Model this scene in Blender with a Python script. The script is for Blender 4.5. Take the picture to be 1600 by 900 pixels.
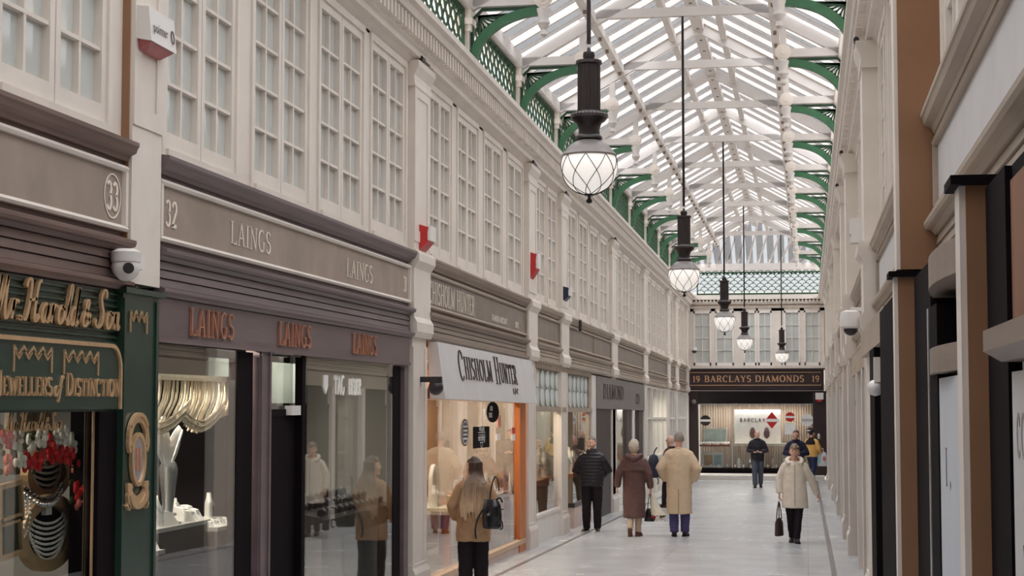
import bpy, bmesh, math, random
from mathutils import Vector, Matrix
random.seed(7)
C = bpy.context.scene.collection
SC = bpy.context.scene
PI = math.pi
for o in list(bpy.data.objects):
    bpy.data.objects.remove(o)

# ------------------------------------------------------------------ camera, sky, exposure
EYE = 1.85                      # camera height above the floor under it
FPX = 2700.0                    # focal length in pixels of the 1600 wide frame
TH = math.atan(180 / FPX)
PH = math.atan(460 * math.cos(TH) / FPX)
cam = bpy.data.cameras.new('camera')
cam.sensor_width = 36.0
cam.lens = FPX * 36.0 / 1600.0
cam.clip_start = 0.05
cam.clip_end = 300
camo = bpy.data.objects.new('camera', cam)
C.objects.link(camo)
camo.location = (0, 0, EYE)
camo.rotation_euler = (PI / 2 + TH, 0, PH)
SC.camera = camo

SKY = 5.5                       # overcast sky, brightest overhead
w = bpy.data.worlds.new('overcast_sky')
SC.world = w
w.use_nodes = True
nt = w.node_tree
nt.nodes.clear()
_o = nt.nodes.new('ShaderNodeOutputWorld')
_b = nt.nodes.new('ShaderNodeBackground')
_t = nt.nodes.new('ShaderNodeTexCoord')
_s = nt.nodes.new('ShaderNodeSeparateXYZ')
_p = nt.nodes.new('ShaderNodeMath')
_p.operation = 'POWER'
_p.inputs[1].default_value = 1.5
_p.use_clamp = True
_m = nt.nodes.new('ShaderNodeMapRange')
_m.inputs['From Min'].default_value = 0.0
_m.inputs['From Max'].default_value = 1.0
_m.inputs['To Min'].default_value = 0.06 * SKY
_m.inputs['To Max'].default_value = SKY
nt.links.new(_t.outputs['Generated'], _s.inputs[0])
nt.links.new(_s.outputs['Z'], _p.inputs[0])
nt.links.new(_p.outputs[0], _m.inputs['Value'])
nt.links.new(_m.outputs[0], _b.inputs['Strength'])
_b.inputs['Color'].default_value = (0.95, 0.975, 1.0, 1)
nt.links.new(_b.outputs[0], _o.inputs[0])

def portal(name, x0, x1, y0, y1, z):
    l = bpy.data.lights.new(name, 'AREA')
    l.shape = 'RECTANGLE'
    l.size = x1 - x0
    l.size_y = y1 - y0
    l.cycles.is_portal = True
    o = bpy.data.objects.new(name, l)
    C.objects.link(o)
    o.location = ((x0 + x1) / 2, (y0 + y1) / 2, z)
    return o
portal('skylight_portal', -4.6, 1.0, -1.2, 64, 8.6)

SC.view_settings.view_transform = 'Standard'
SC.view_settings.look = 'None'
SC.view_settings.exposure = 0.90
SC.cycles.diffuse_bounces = 6
SC.cycles.transparent_max_bounces = 12
SC.view_settings.gamma = 1.0
SC.view_settings.use_curve_mapping = False

# ------------------------------------------------------------------ place
SLOPE = 37 / 2700.0             # the arcade floor falls gently away from the camera
def fz(y): return -SLOPE * y
def dz(y): return -0.0075 * max(0.0, y - 19.0)      # the shop bays step down with it
WL = -4.25                      # plane of the left windows
def WR(y): return 0.80           # plane of the right windows
YEND = 62.5
def side_pt(side):
    if side == 'L':
        return lambda d, y, z: (WL + d, y, z + dz(y))
    return lambda d, y, z: (WR(y) - d, y, z + dz(y))

# ------------------------------------------------------------------ materials
def lin(c):
    r = []
    for v in c[:3]:
        v = v / 255.0
        r.append(v / 12.92 if v <= 0.04045 else ((v + 0.055) / 1.055) ** 2.4)
    return (r[0], r[1], r[2], 1.0)
MATS = {}
def mat(name, col, rough=0.5, spec=0.4, var=0.08, scale=6.0, bump=0.0, bscale=80.0, metal=0.0, stretch=None):
    if name in MATS: return MATS[name]
    m = bpy.data.materials.new(name)
    m.use_nodes = True
    t = m.node_tree
    p = t.nodes['Principled BSDF']
    p.inputs['Roughness'].default_value = rough
    p.inputs['Specular IOR Level'].default_value = spec
    p.inputs['Metallic'].default_value = metal
    base = lin(col)
    p.inputs['Base Color'].default_value = base
    tc = t.nodes.new('ShaderNodeTexCoord')
    src = tc.outputs['Object']
    if stretch:
        mp = t.nodes.new('ShaderNodeMapping')
        mp.inputs['Scale'].default_value = stretch
        t.links.new(src, mp.inputs['Vector'])
        src = mp.outputs['Vector']
    if var > 0:
        n = t.nodes.new('ShaderNodeTexNoise')
        n.inputs['Scale'].default_value = scale
        n.inputs['Detail'].default_value = 5
        t.links.new(src, n.inputs['Vector'])
        r = t.nodes.new('ShaderNodeValToRGB')
        r.color_ramp.elements[0].position = 0.3
        r.color_ramp.elements[1].position = 0.7
        r.color_ramp.elements[0].color = tuple(v * (1 - var) for v in base[:3]) + (1,)
        r.color_ramp.elements[1].color = tuple(min(1, v * (1 + var)) for v in base[:3]) + (1,)
        t.links.new(n.outputs['Fac'], r.inputs['Fac'])
        t.links.new(r.outputs['Color'], p.inputs['Base Color'])
    if bump > 0:
        n2 = t.nodes.new('ShaderNodeTexNoise')
        n2.inputs['Scale'].default_value = bscale
        n2.inputs['Detail'].default_value = 4
        t.links.new(src, n2.inputs['Vector'])
        b = t.nodes.new('ShaderNodeBump')
        b.inputs['Strength'].default_value = bump
        b.inputs['Distance'].default_value = 0.01
        t.links.new(n2.outputs['Fac'], b.inputs['Height'])
        t.links.new(b.outputs['Normal'], p.inputs['Normal'])
    MATS[name] = m
    return m
def glass(name, tint=(235, 238, 236), ior=1.7, rough=0.0):
    if name in MATS: return MATS[name]
    m = bpy.data.materials.new(name)
    m.use_nodes = True
    t = m.node_tree
    t.nodes.clear()
    o = t.nodes.new('ShaderNodeOutputMaterial')
    mx = t.nodes.new('ShaderNodeMixShader')
    lw = t.nodes.new('ShaderNodeLayerWeight')
    lw.inputs['Blend'].default_value = 0.5
    pw = t.nodes.new('ShaderNodeMath')
    pw.operation = 'POWER'
    pw.inputs[1].default_value = 4.4
    t.links.new(lw.outputs['Facing'], pw.inputs[0])
    f = t.nodes.new('ShaderNodeMapRange')
    f.inputs['To Min'].default_value = 0.045
    f.inputs['To Max'].default_value = 0.95
    t.links.new(pw.outputs[0], f.inputs[0])
    a = t.nodes.new('ShaderNodeBsdfTransparent')
    a.inputs['Color'].default_value = lin(tint)
    g = t.nodes.new('ShaderNodeBsdfGlossy')
    g.inputs['Roughness'].default_value = rough
    g.inputs['Color'].default_value = (0.95, 0.95, 0.95, 1)
    t.links.new(f.outputs[0], mx.inputs[0])
    t.links.new(a.outputs[0], mx.inputs[1])
    t.links.new(g.outputs[0], mx.inputs[2])
    t.links.new(mx.outputs[0], o.inputs[0])
    MATS[name] = m
    return m
def roof_glass(name, tr, fac, dif):
    if name in MATS: return MATS[name]
    m = bpy.data.materials.new(name)
    m.use_nodes = True
    t = m.node_tree
    t.nodes.clear()
    o = t.nodes.new('ShaderNodeOutputMaterial')
    mx = t.nodes.new('ShaderNodeMixShader')
    mx.inputs[0].default_value = fac
    a = t.nodes.new('ShaderNodeBsdfTransparent')
    a.inputs['Color'].default_value = (tr, tr, tr * 1.01, 1)
    d = t.nodes.new('ShaderNodeBsdfDiffuse')
    d.inputs['Color'].default_value = lin(dif)
    t.links.new(a.outputs[0], mx.inputs[1])
    t.links.new(d.outputs[0], mx.inputs[2])
    t.links.new(mx.outputs[0], o.inputs[0])
    MATS[name] = m
    return m
def emit(name, col, s):
    if name in MATS: return MATS[name]
    m = bpy.data.materials.new(name)
    m.use_nodes = True
    p = m.node_tree.nodes['Principled BSDF']
    p.inputs['Base Color'].default_value = lin(col)
    p.inputs['Emission Color'].default_value = lin(col)
    p.inputs['Emission Strength'].default_value = s
    p.inputs['Roughness'].default_value = 0.25
    MATS[name] = m
    return m
def floor_mat():
    m = bpy.data.materials.new('terrazzo')
    m.use_nodes = True
    t = m.node_tree
    p = t.nodes['Principled BSDF']
    p.inputs['Roughness'].default_value = 0.22
    p.inputs['Specular IOR Level'].default_value = 0.45
    tc = t.nodes.new('ShaderNodeTexCoord')
    br = t.nodes.new('ShaderNodeTexBrick')
    br.offset = 0.0
    br.inputs['Scale'].default_value = 1.0
    br.inputs['Mortar Size'].default_value = 0.006
    br.inputs['Brick Width'].default_value = 2.0
    br.inputs['Row Height'].default_value = 3.0
    br.inputs['Color1'].default_value = lin((196, 196, 197))
    br.inputs['Color2'].default_value = lin((190, 190, 191))
    br.inputs['Mortar'].default_value = lin((176, 172, 170))
    t.links.new(tc.outputs['Object'], br.inputs['Vector'])
    n = t.nodes.new('ShaderNodeTexNoise')
    n.inputs['Scale'].default_value = 1.3
    n.inputs['Detail'].default_value = 8
    t.links.new(tc.outputs['Object'], n.inputs['Vector'])
    mx = t.nodes.new('ShaderNodeMix')
    mx.data_type = 'RGBA'
    mx.blend_type = 'MULTIPLY'
    mx.inputs[0].default_value = 0.25
    r = t.nodes.new('ShaderNodeValToRGB')
    r.color_ramp.elements[0].position = 0.35
    r.color_ramp.elements[1].position = 0.65
    r.color_ramp.elements[0].color = (0.72, 0.72, 0.72, 1)
    r.color_ramp.elements[1].color = (1, 1, 1, 1)
    t.links.new(n.outputs['Fac'], r.inputs[0])
    t.links.new(br.outputs['Color'], mx.inputs[6])
    t.links.new(r.outputs[0], mx.inputs[7])
    t.links.new(mx.outputs[2], p.inputs['Base Color'])
    mr = t.nodes.new('ShaderNodeMapRange')
    mr.inputs['To Min'].default_value = 0.16
    mr.inputs['To Max'].default_value = 0.34
    t.links.new(n.outputs['Fac'], mr.inputs[0])
    t.links.new(mr.outputs[0], p.inputs['Roughness'])
    return m
CREAM = mat('cream_paint', (224, 214, 204), 0.45, 0.35, 0.05, 3.0)
WHITEP = mat('white_paint', (232, 226, 220), 0.4, 0.35, 0.04, 3.0)
ROOFP = mat('roof_white_paint', (206, 199, 194), 0.5, 0.3, 0.04, 3.0)
GREEN = mat('green_ironwork', (58, 102, 72), 0.4, 0.4, 0.12, 8.0)
DKGREEN = mat('dark_green_ironwork', (34, 66, 44), 0.45, 0.4, 0.12, 8.0)
LAMPBLK = mat('lamp_black', (40, 30, 30), 0.3, 0.5, 0.1, 8.0)
LAMPGREY = mat('lamp_dome_grey', (120, 112, 108), 0.35, 0.5, 0.15, 12.0)
GLOBE = emit('globe_glass', (236, 230, 224), 0.36)
SHADEFACE = mat('brown_shade_return', (148, 110, 82), 0.45, 0.35, 0.06, 3.0)  # brown colour standing in for warm shade on the cream pilaster sides
BLACK = mat('black_paint', (22, 16, 19), 0.7, 0.06, 0.1, 5.0)
BLKMATTE = mat('dark_recess', (22, 17, 19), 0.7, 0.2, 0.1, 5.0)
PURPLE = mat('mauve_grey_timber', (110, 94, 96), 0.42, 0.45, 0.14, 5.0, 0.1, 40, stretch=(1, 0.15, 1))
BROWN = mat('weathered_brown_timber', (112, 90, 82), 0.5, 0.4, 0.2, 5.0, 0.15, 40, stretch=(1, 0.15, 1))
TAUPE = mat('taupe_timber', (142, 126, 114), 0.5, 0.4, 0.12, 5.0, 0.12, 40, stretch=(1, 0.15, 1))
GREIGE = mat('greige_timber', (168, 152, 136), 0.5, 0.4, 0.12, 5.0, 0.12, 40, stretch=(1, 0.15, 1))
PANELB = mat('brown_sign_panel', (156, 140, 128), 0.5, 0.35, 0.12, 3.0)
PANELG = mat('grey_sign_panel', (134, 122, 112), 0.5, 0.35, 0.12, 3.0)
PANELW = mat('white_sign_panel', (206, 203, 202), 0.5, 0.35, 0.05, 3.0)
DGREEN = mat('bottle_green_paint', (36, 58, 48), 0.3, 0.5, 0.15, 4.0)
GOLD = mat('gilt_metal', (204, 168, 128), 0.4, 0.5, 0.12, 20.0, metal=0.4)
COPPER = mat('copper_letters', (196, 140, 114), 0.4, 0.5, 0.1, 20.0, metal=0.3)
PALELET = mat('pale_painted_letters', (232, 220, 206), 0.6, 0.3, 0.06, 10.0)
ORANGE = mat('orange_oak', (190, 112, 62), 0.4, 0.4, 0.2, 6.0, stretch=(1, 1, 0.15))
GLASS = glass('shop_glass')
GLASSW = glass('casement_glass', (225, 232, 230), 1.55)
FROST = mat('painted_window_glass', (196, 198, 194), 0.06, 0.6, 0.12, 0.9, stretch=(1, 1, 0.4))
BLIND = mat('pale_blind', (196, 194, 188), 0.8, 0.2, 0.12, 1.2, stretch=(1, 1, 0.4))
RED = mat('red_plastic', (190, 42, 40), 0.4, 0.5, 0.05)
WPLAST = mat('white_plastic', (225, 220, 216), 0.4, 0.5, 0.03)
DKPLAST = mat('dark_plastic', (48, 42, 44), 0.35, 0.5, 0.05)
SILVER = mat('silver', (205, 205, 208), 0.25, 0.5, 0.1, 30, metal=0.7)
WHITE = mat('white_card', (236, 234, 232), 0.6, 0.3, 0.03)
DARKLET = mat('dark_letters', (74, 64, 62), 0.45, 0.4, 0.05)
STRIPE = mat('dark_floor_band', (118, 112, 110), 0.3, 0.45, 0.15, 5)
CORD = mat('cream_cord', (222, 206, 184), 0.8, 0.2, 0.12, 20)
PINKSTONE = mat('pink_stone', (206, 186, 176), 0.5, 0.4, 0.08, 6)
TILE = mat('pale_step_tile', (222, 214, 208), 0.35, 0.45, 0.06, 5)

# ------------------------------------------------------------------ mesh builder
class MB:
    def __init__(s): s.v = []; s.f = []; s.m = []
    def add(s, vs, fs, mi=0):
        b = len(s.v)
        s.v += [tuple(p) for p in vs]
        for f in fs:
            s.f.append(tuple(b + i for i in f)); s.m.append(mi)
        return s
    def hexa(s, p, mi=0):
        return s.add(p, [(0, 3, 2, 1), (4, 5, 6, 7), (0, 1, 5, 4), (1, 2, 6, 5), (2, 3, 7, 6), (3, 0, 4, 7)], mi)
    def box(s, x0, x1, y0, y1, z0, z1, mi=0):
        return s.hexa([(x0, y0, z0), (x1, y0, z0), (x1, y1, z0), (x0, y1, z0), (x0, y0, z1), (x1, y0, z1), (x1, y1, z1), (x0, y1, z1)], mi)
    def fb(s, P, d0, d1, y0, y1, z0, z1, mi=0):           # a box on a facade: depth d, along y, height z
        return s.hexa([P(d0, y0, z0), P(d1, y0, z0), P(d1, y1, z0), P(d0, y1, z0), P(d0, y0, z1), P(d1, y0, z1), P(d1, y1, z1), P(d0, y1, z1)], mi)
    def prof(s, P, pts, ys, mi=0):                        # a (d, z) outline swept along y
        n = len(pts)
        vs = []
        for y in ys: vs += [P(d, y, z) for d, z in pts]
        fs = []
        for k in range(len(ys) - 1):
            for i in range(n):
                j = (i + 1) % n
                fs.append((k * n + i, k * n + j, (k + 1) * n + j, (k + 1) * n + i))
        fs.append(tuple(range(n)))
        fs.append(tuple((len(ys) - 1) * n + i for i in reversed(range(n))))
        return s.add(vs, fs, mi)
    def tube(s, pts, r, n=8, mi=0, flat=1.0, up=None):
        pts = [Vector(p) for p in pts]
        if not isinstance(r, (list, tuple)): r = [r] * len(pts)
        vs = []; fs = []
        prev = None
        for k, p in enumerate(pts):
            a = pts[max(k - 1, 0)]; b = pts[min(k + 1, len(pts) - 1)]
            t = (b - a)
            t = t.normalized() if t.length > 1e-9 else Vector((0, 0, 1))
            if prev is None:
                h = Vector(up) if up else (Vector((0, 1, 0)) if abs(t.y) < 0.9 else Vector((1, 0, 0)))
            else: h = prev
            u = (h - t * h.dot(t)).normalized()
            prev = u
            v = t.cross(u)
            for i in range(n):
                an = 2 * PI * i / n
                vs.append(p + u * (math.cos(an) * r[k]) + v * (math.sin(an) * r[k] * flat))
        for k in range(len(pts) - 1):
            for i in range(n):
                j = (i + 1) % n
                fs.append((k * n + i, k * n + j, (k + 1) * n + j, (k + 1) * n + i))
        fs.append(tuple(reversed(range(n))))
        fs.append(tuple((len(pts) - 1) * n + i for i in range(n)))
        return s.add(vs, fs, mi)
    def lathe(s, prof, n=24, c=(0, 0, 0), mi=0, sx=1, sy=1):
        vs = []; fs = []
        for r, z in prof:
            for i in range(n):
                a = 2 * PI * i / n
                vs.append((c[0] + r * math.cos(a) * sx, c[1] + r * math.sin(a) * sy, c[2] + z))
        for k in range(len(prof) - 1):
            for i in range(n):
                j = (i + 1) % n
                fs.append((k * n + i, k * n + j, (k + 1) * n + j, (k + 1) * n + i))
        fs.append(tuple(reversed(range(n))))
        fs.append(tuple((len(prof) - 1) * n + i for i in range(n)))
        return s.add(vs, fs, mi)
    def rings(s, rings, n=24, mi=0):                      # horizontal ellipses (cx, cy, cz, rx, ry[, pow])
        vs = []; fs = []
        for q in rings:
            cx, cy, cz, rx, ry = q[:5]
            for i in range(n):
                a = 2 * PI * i / n
                vs.append((cx + rx * math.cos(a), cy + ry * math.sin(a), cz))
        m = len(rings)
        for k in range(m - 1):
            for i in range(n):
                j = (i + 1) % n
                fs.append((k * n + i, k * n + j, (k + 1) * n + j, (k + 1) * n + i))
        fs.append(tuple(reversed(range(n))))
        fs.append(tuple((m - 1) * n + i for i in range(n)))
        return s.add(vs, fs, mi)
    def ball(s, c, r, n=12, mi=0, M=None, fn=None):
        if not isinstance(r, (tuple, list)): r = (r, r, r)
        vs = []; fs = []
        h = max(6, n // 2 + 1)
        for k in range(h + 1):
            ph = -PI / 2 + PI * k / h
            for i in range(n):
                a = 2 * PI * i / n
                p = Vector((math.cos(ph) * math.cos(a), math.cos(ph) * math.sin(a), math.sin(ph)))
                if fn: p = fn(p)
                p = Vector((p.x * r[0], p.y * r[1], p.z * r[2]))
                if M: p = M @ p
                vs.append(p + Vector(c))
        for k in range(h):
            for i in range(n):
                j = (i + 1) % n
                fs.append((k * n + i, k * n + j, (k + 1) * n + j, (k + 1) * n + i))
        return s.add(vs, fs, mi)
    def ribbon(s, pts, wd, place, dep, mi=0, closed=False):   # a flat stroke of given half widths, dep thick, laid with place(u, v, w)
        n = len(pts)
        if not isinstance(wd, (list, tuple)): wd = [wd] * n
        L = []; R = []
        for k in range(n):
            a = pts[k - 1] if (k > 0 or closed) else pts[k]
            b = pts[(k + 1) % n] if (k < n - 1 or closed) else pts[k]
            tx, ty = b[0] - a[0], b[1] - a[1]
            q = math.hypot(tx, ty) or 1
            nx, ny = -ty / q, tx / q
            L.append((pts[k][0] + nx * wd[k], pts[k][1] + ny * wd[k])); R.append((pts[k][0] - nx * wd[k], pts[k][1] - ny * wd[k]))
        vs = [place(p[0], p[1], dep) for p in L] + [place(p[0], p[1], dep) for p in R] + [place(p[0], p[1], 0) for p in L] + [place(p[0], p[1], 0) for p in R]
        fs = []
        for k in range(n if closed else n - 1):
            j = (k + 1) % n
            fs += [(k, j, n + j, n + k), (2 * n + k, 3 * n + k, 3 * n + j, 2 * n + j), (k, 2 * n + k, 2 * n + j, j), (n + k, n + j, 3 * n + j, 3 * n + k)]
        if not closed:
            fs += [(0, n, 3 * n, 2 * n), (n - 1, 3 * n - 1, 4 * n - 1, 2 * n - 1)]
        return s.add(vs, fs, mi)
    def poly(s, pts, place, dep, mi=0):                   # a filled flat outline, dep thick
        n = len(pts)
        vs = [place(p[0], p[1], dep) for p in pts] + [place(p[0], p[1], 0) for p in pts]
        fs = [tuple(range(n)), tuple(reversed(range(n, 2 * n)))]
        for k in range(n):
            j = (k + 1) % n
            fs.append((k, n + k, n + j, j))
        return s.add(vs, fs, mi)

def obj(name, mb, m, parent=None, smooth=False, loc=None, angle=40):
    me = bpy.data.meshes.new(name)
    bm = bmesh.new()
    bv = [bm.verts.new(p) for p in mb.v]
    for f, mi in zip(mb.f, mb.m):
        try:
            q = bm.faces.new([bv[i] for i in f])
            q.material_index = mi
            q.smooth = smooth
        except ValueError:
            pass
    bmesh.ops.recalc_face_normals(bm, faces=bm.faces)
    bm.to_mesh(me)
    bm.free()
    for q in (m if isinstance(m, (list, tuple)) else [m]): me.materials.append(q)
    if smooth and angle:
        try: me.set_sharp_from_angle(angle=math.radians(angle))
        except Exception: pass
    o = bpy.data.objects.new(name, me)
    C.objects.link(o)
    if parent: o.parent = parent
    if loc: o.location = loc
    return o
def tag(o, label, cat, group=None):
    o['label'] = label; o['category'] = cat
    if group: o['group'] = group
    return o
def thing(name, label, cat, loc=(0, 0, 0), rz=0.0, group=None):
    o = bpy.data.objects.new(name, None)
    C.objects.link(o)
    o.empty_display_size = 0.1
    o.location = loc
    o.rotation_euler = (0, 0, rz)
    return tag(o, label, cat, group)
def struct(name, mb=None, m=None, parent=None, smooth=False):
    if mb is None:
        o = bpy.data.objects.new(name, None); C.objects.link(o)
    else:
        o = obj(name, mb, m, parent, smooth)
    if parent is None: o['kind'] = 'structure'
    return o
def dup(o, parent=None):
    c = o.copy()
    C.objects.link(c)
    if parent: c.parent = parent
    for ch in [q for q in o.children]: dup(ch, c)
    return c
def shift(place, du, dv, s=1.0):
    return lambda u, v, w: place(du + u * s, dv + v * s, w)

# ------------------------------------------------------------------ lettering drawn from strokes
def arc(cx, cy, rx, ry, a0, a1, n=14):
    return [(cx + rx * math.cos(math.radians(a0 + (a1 - a0) * k / n)), cy + ry * math.sin(math.radians(a0 + (a1 - a0) * k / n))) for k in range(n + 1)]
GL = {
 'L': (.62, [('T', [(.15, 0), (.15, 1)]), ('t', [(.15, .03), (.56, .03)]), ('t', [(.57, .03), (.57, .22)])], [(.15, 1, .13), (.15, 0, .13)]),
 'A': (.70, [('t', [(.09, 0), (.34, 1)]), ('T', [(.34, 1), (.60, 0)]), ('t', [(.18, .35), (.5, .35)])], [(.09, 0, .1), (.60, 0, .12)]),
 'I': (.34, [('T', [(.17, 0), (.17, 1)])], [(.17, 1, .13), (.17, 0, .13)]),
 'N': (.76, [('t', [(.13, 0), (.13, 1)]), ('T', [(.13, 1), (.62, 0)]), ('t', [(.62, 0), (.62, 1)])], [(.13, 0, .11), (.1, 1, .1), (.62, 1, .11)]),
 'G': (.74, [('v', arc(.37, .5, .29, .49, 52, 320)), ('T', [(.59, .1), (.59, .42)])], [(.59, .43, .12)]),
 'S': (.54, [('v', arc(.27, .74, .19, .245, 25, 230) + arc(.27, .26, .20, .245, 85, -150))], []),
 'C': (.68, [('v', arc(.37, .5, .29, .49, 48, 312)), ('t', [(.58, .7), (.58, .93)])], []),
 'H': (.78, [('T', [(.16, 0), (.16, 1)]), ('T', [(.62, 0), (.62, 1)]), ('t', [(.16, .52), (.62, .52)])], [(.16, 0, .13), (.16, 1, .13), (.62, 0, .13), (.62, 1, .13)]),
 'O': (.76, [('v', arc(.38, .5, .31, .49, 0, 360, 24))], []),
 'M': (.92, [('t', [(.12, 0), (.14, 1)]), ('T', [(.14, 1), (.45, .05)]), ('t', [(.45, .05), (.76, 1)]), ('T', [(.76, 1), (.78, 0)])], [(.12, 0, .1), (.11, 1, .09), (.79, 1, .1), (.78, 0, .12)]),
 'U': (.74, [('T', [(.15, 1), (.15, .3)]), ('v', arc(.37, .3, .22, .29, 180, 360)), ('t', [(.59, .3), (.59, 1)])], [(.15, 1, .12), (.59, 1, .11)]),
 'T': (.66, [('T', [(.33, 0), (.33, 1)]), ('t', [(.06, .97), (.60, .97)]), ('t', [(.06, .97), (.06, .78)]), ('t', [(.60, .97), (.60, .78)])], [(.33, 0, .13)]),
 'E': (.60, [('T', [(.15, 0), (.15, 1)]), ('t', [(.15, .97), (.52, .97)]), ('t', [(.15, .52), (.42, .52)]), ('t', [(.15, .03), (.55, .03)]), ('t', [(.55, .03), (.55, .2)]), ('t', [(.52, .97), (.52, .8)])], [(.15, 1, .12), (.15, 0, .12)]),
 'R': (.70, [('T', [(.15, 0), (.15, 1)]), ('v', [(.15, .97)] + arc(.34, .74, .20, .235, 90, -90) + [(.15, .5)]), ('T', [(.34, .5), (.62, 0)])], [(.15, 1, .12), (.15, 0, .12), (.63, 0, .09)]),
 'B': (.66, [('T', [(.15, 0), (.15, 1)]), ('v', [(.15, .97)] + arc(.33, .75, .19, .225, 90, -90) + [(.15, .52)]), ('v', [(.15, .52)] + arc(.34, .27, .23, .25, 90, -90) + [(.15, .03)])], [(.12, 1, .1), (.12, 0, .1)]),
 'Y': (.72, [('T', [(.1, 1), (.36, .45)]), ('t', [(.62, 1), (.36, .45)]), ('T', [(.36, .47), (.36, 0)])], [(.1, 1, .1), (.62, 1, .1), (.36, 0, .13)]),
 'D': (.76, [('T', [(.15, 0), (.15, 1)]), ('v', [(.15, .97)] + arc(.34, .5, .32, .47, 90, -90) + [(.15, .03)])], [(.12, 1, .1), (.12, 0, .1)]),
 'J': (.44, [('T', [(.28, 1), (.28, .2)]), ('v', arc(.14, .2, .14, .22, 0, -120))], [(.28, 1, .13)]),
 'W': (1.0, [('T', [(.08, 1), (.3, 0)]), ('t', [(.3, 0), (.5, .9)]), ('T', [(.5, .9), (.7, 0)]), ('t', [(.7, 0), (.92, 1)])], [(.08, 1, .1), (.92, 1, .1)]),
 'F': (.58, [('T', [(.15, 0), (.15, 1)]), ('t', [(.15, .97), (.52, .97)]), ('t', [(.15, .5), (.42, .5)]), ('t', [(.52, .97), (.52, .8)])], [(.15, 1, .12), (.15, 0, .13)]),
 '1': (.42, [('T', [(.22, 0), (.22, 1)]), ('t', [(.22, 1), (.08, .85)])], [(.22, 0, .14)]),
 '2': (.56, [('v', arc(.28, .74, .2, .25, 170, -30) + [(.08, .04)]), ('T', [(.06, .05), (.5, .05)])], []),
 '3': (.54, [('v', arc(.26, .76, .18, .23, 150, -80)), ('v', arc(.26, .27, .2, .26, 85, -150))], []),
 '9': (.56, [('v', arc(.28, .7, .2, .29, 0, 360, 20)), ('v', [(.48, .7), (.46, .35), (.36, .1), (.16, .02)])], []),
}
def lettering(mb, text, place, h, thick=.075, thin=.028, serif=True, ws=1.0, gap=.04, dep=.01, mi=0, measure=False):
    u = 0.0
    for ch in text:
        if ch == ' ':
            u += .42 * h * ws; continue
        g = GL.get(ch)
        if not g: continue
        W, st, se = g
        if not measure:
            for kind, pts in st:
                q = [((u + x * h * ws), y * h) for x, y in pts]
                if kind == 'T': wd = thick * h * .9
                elif kind == 't': wd = thin * h
                else:
                    wd = []
                    for k in range(len(q)):
                        a = q[max(k - 1, 0)]; b = q[min(k + 1, len(q) - 1)]
                        L = math.hypot(b[0] - a[0], b[1] - a[1]) or 1
                        f = abs(b[1] - a[1]) / L
                        wd.append((thin + (thick * .9 - thin) * f) * h)
                mb.ribbon(q, wd, place, dep, mi)
            if serif:
                for x, y, hl in se:
                    yy = (y * h) + (-1 if y > .5 else 1) * thin * h * .6
                    if .2 < y < .8: yy = y * h
                    mb.ribbon([(u + (x - hl) * h * ws, yy), (u + (x + hl) * h * ws, yy)], thin * h * .8, place, dep, mi)
        u += (W + gap) * h * ws
    return u
def width_of(text, h, ws=1.0, gap=.04): return lettering(None, text, None, h, ws=ws, gap=gap, measure=True)
def crom(pts, n=6):
    r = []
    for k in range(len(pts) - 1):
        p0 = pts[max(k - 1, 0)]; p1 = pts[k]; p2 = pts[k + 1]; p3 = pts[min(k + 2, len(pts) - 1)]
        for i in range(n):
            t = i / n
            r.append(tuple(.5 * (2 * p1[j] + (p2[j] - p0[j]) * t + (2 * p0[j] - 5 * p1[j] + 4 * p2[j] - p3[j]) * t * t + (3 * p1[j] - p0[j] - 3 * p2[j] + p3[j]) * t ** 3) for j in range(len(p1))))
    r.append(tuple(pts[-1]))
    return r
SCR = {  # script letters as flowing strokes, x-height 0.45
 'M': (.95, [[(.0, .05), (.08, .0), (.18, .3), (.32, 1.0)], [(.32, 1.0), (.36, .4), (.34, .0)], [(.36, .1), (.5, .55), (.66, 1.0)], [(.66, 1.0), (.66, .4), (.70, .05), (.8, .0), (.92, .15)]]),
 'r': (.46, [[(.02, .1), (.14, .46), (.12, .0)], [(.12, .2), (.26, .44), (.42, .40)]]),
 '.': (.26, [[(.04, .03), (.1, .07), (.15, .03), (.1, .0), (.04, .03)]]),
 'H': (.95, [[(.0, .8), (.08, .98), (.25, .95), (.26, .5), (.16, .05), (.02, .02)], [(.22, .5), (.45, .5), (.62, .55)], [(.8, 1.0), (.64, .9), (.58, .4), (.6, .05), (.72, .0), (.85, .15)]]),
 'a': (.48, [[(.34, .38), (.2, .45), (.06, .28), (.06, .06), (.18, .0), (.32, .2), (.36, .44)], [(.36, .42), (.33, .1), (.38, .0), (.48, .1)]]),
 'o': (.46, [[(.24, .44), (.08, .34), (.06, .08), (.2, .0), (.36, .14), (.36, .36), (.24, .44), (.3, .38), (.46, .36)]]),
 'l': (.30, [[(.0, .1), (.2, .6), (.26, .95), (.17, .95), (.12, .4), (.12, .06), (.2, .0), (.3, .1)]]),
 'd': (.52, [[(.34, .38), (.2, .45), (.06, .28), (.06, .06), (.18, .0), (.32, .2), (.4, .98)], [(.4, .95), (.35, .1), (.4, .0), (.52, .1)]]),
 '&': (.6, [[(.5, .1), (.3, .3), (.16, .5), (.2, .66), (.32, .66), (.3, .5), (.1, .25), (.08, .06), (.22, .0), (.38, .1), (.48, .34)]]),
 'S': (.72, [[(.6, .8), (.56, .98), (.4, 1.0), (.28, .8), (.36, .6), (.48, .4), (.44, .12), (.24, .0), (.04, .08), (.06, .22)]]),
 'n': (.5, [[(.0, .1), (.12, .44), (.1, .0)], [(.1, .15), (.24, .42), (.34, .4), (.33, .1), (.38, .0), (.48, .1)]]),
 'f': (.34, [[(.34, .8), (.26, .92), (.18, .75), (.12, .1), (.06, -.25), (-.02, -.2)], [(.02, .42), (.3, .42)]]),
}
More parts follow.
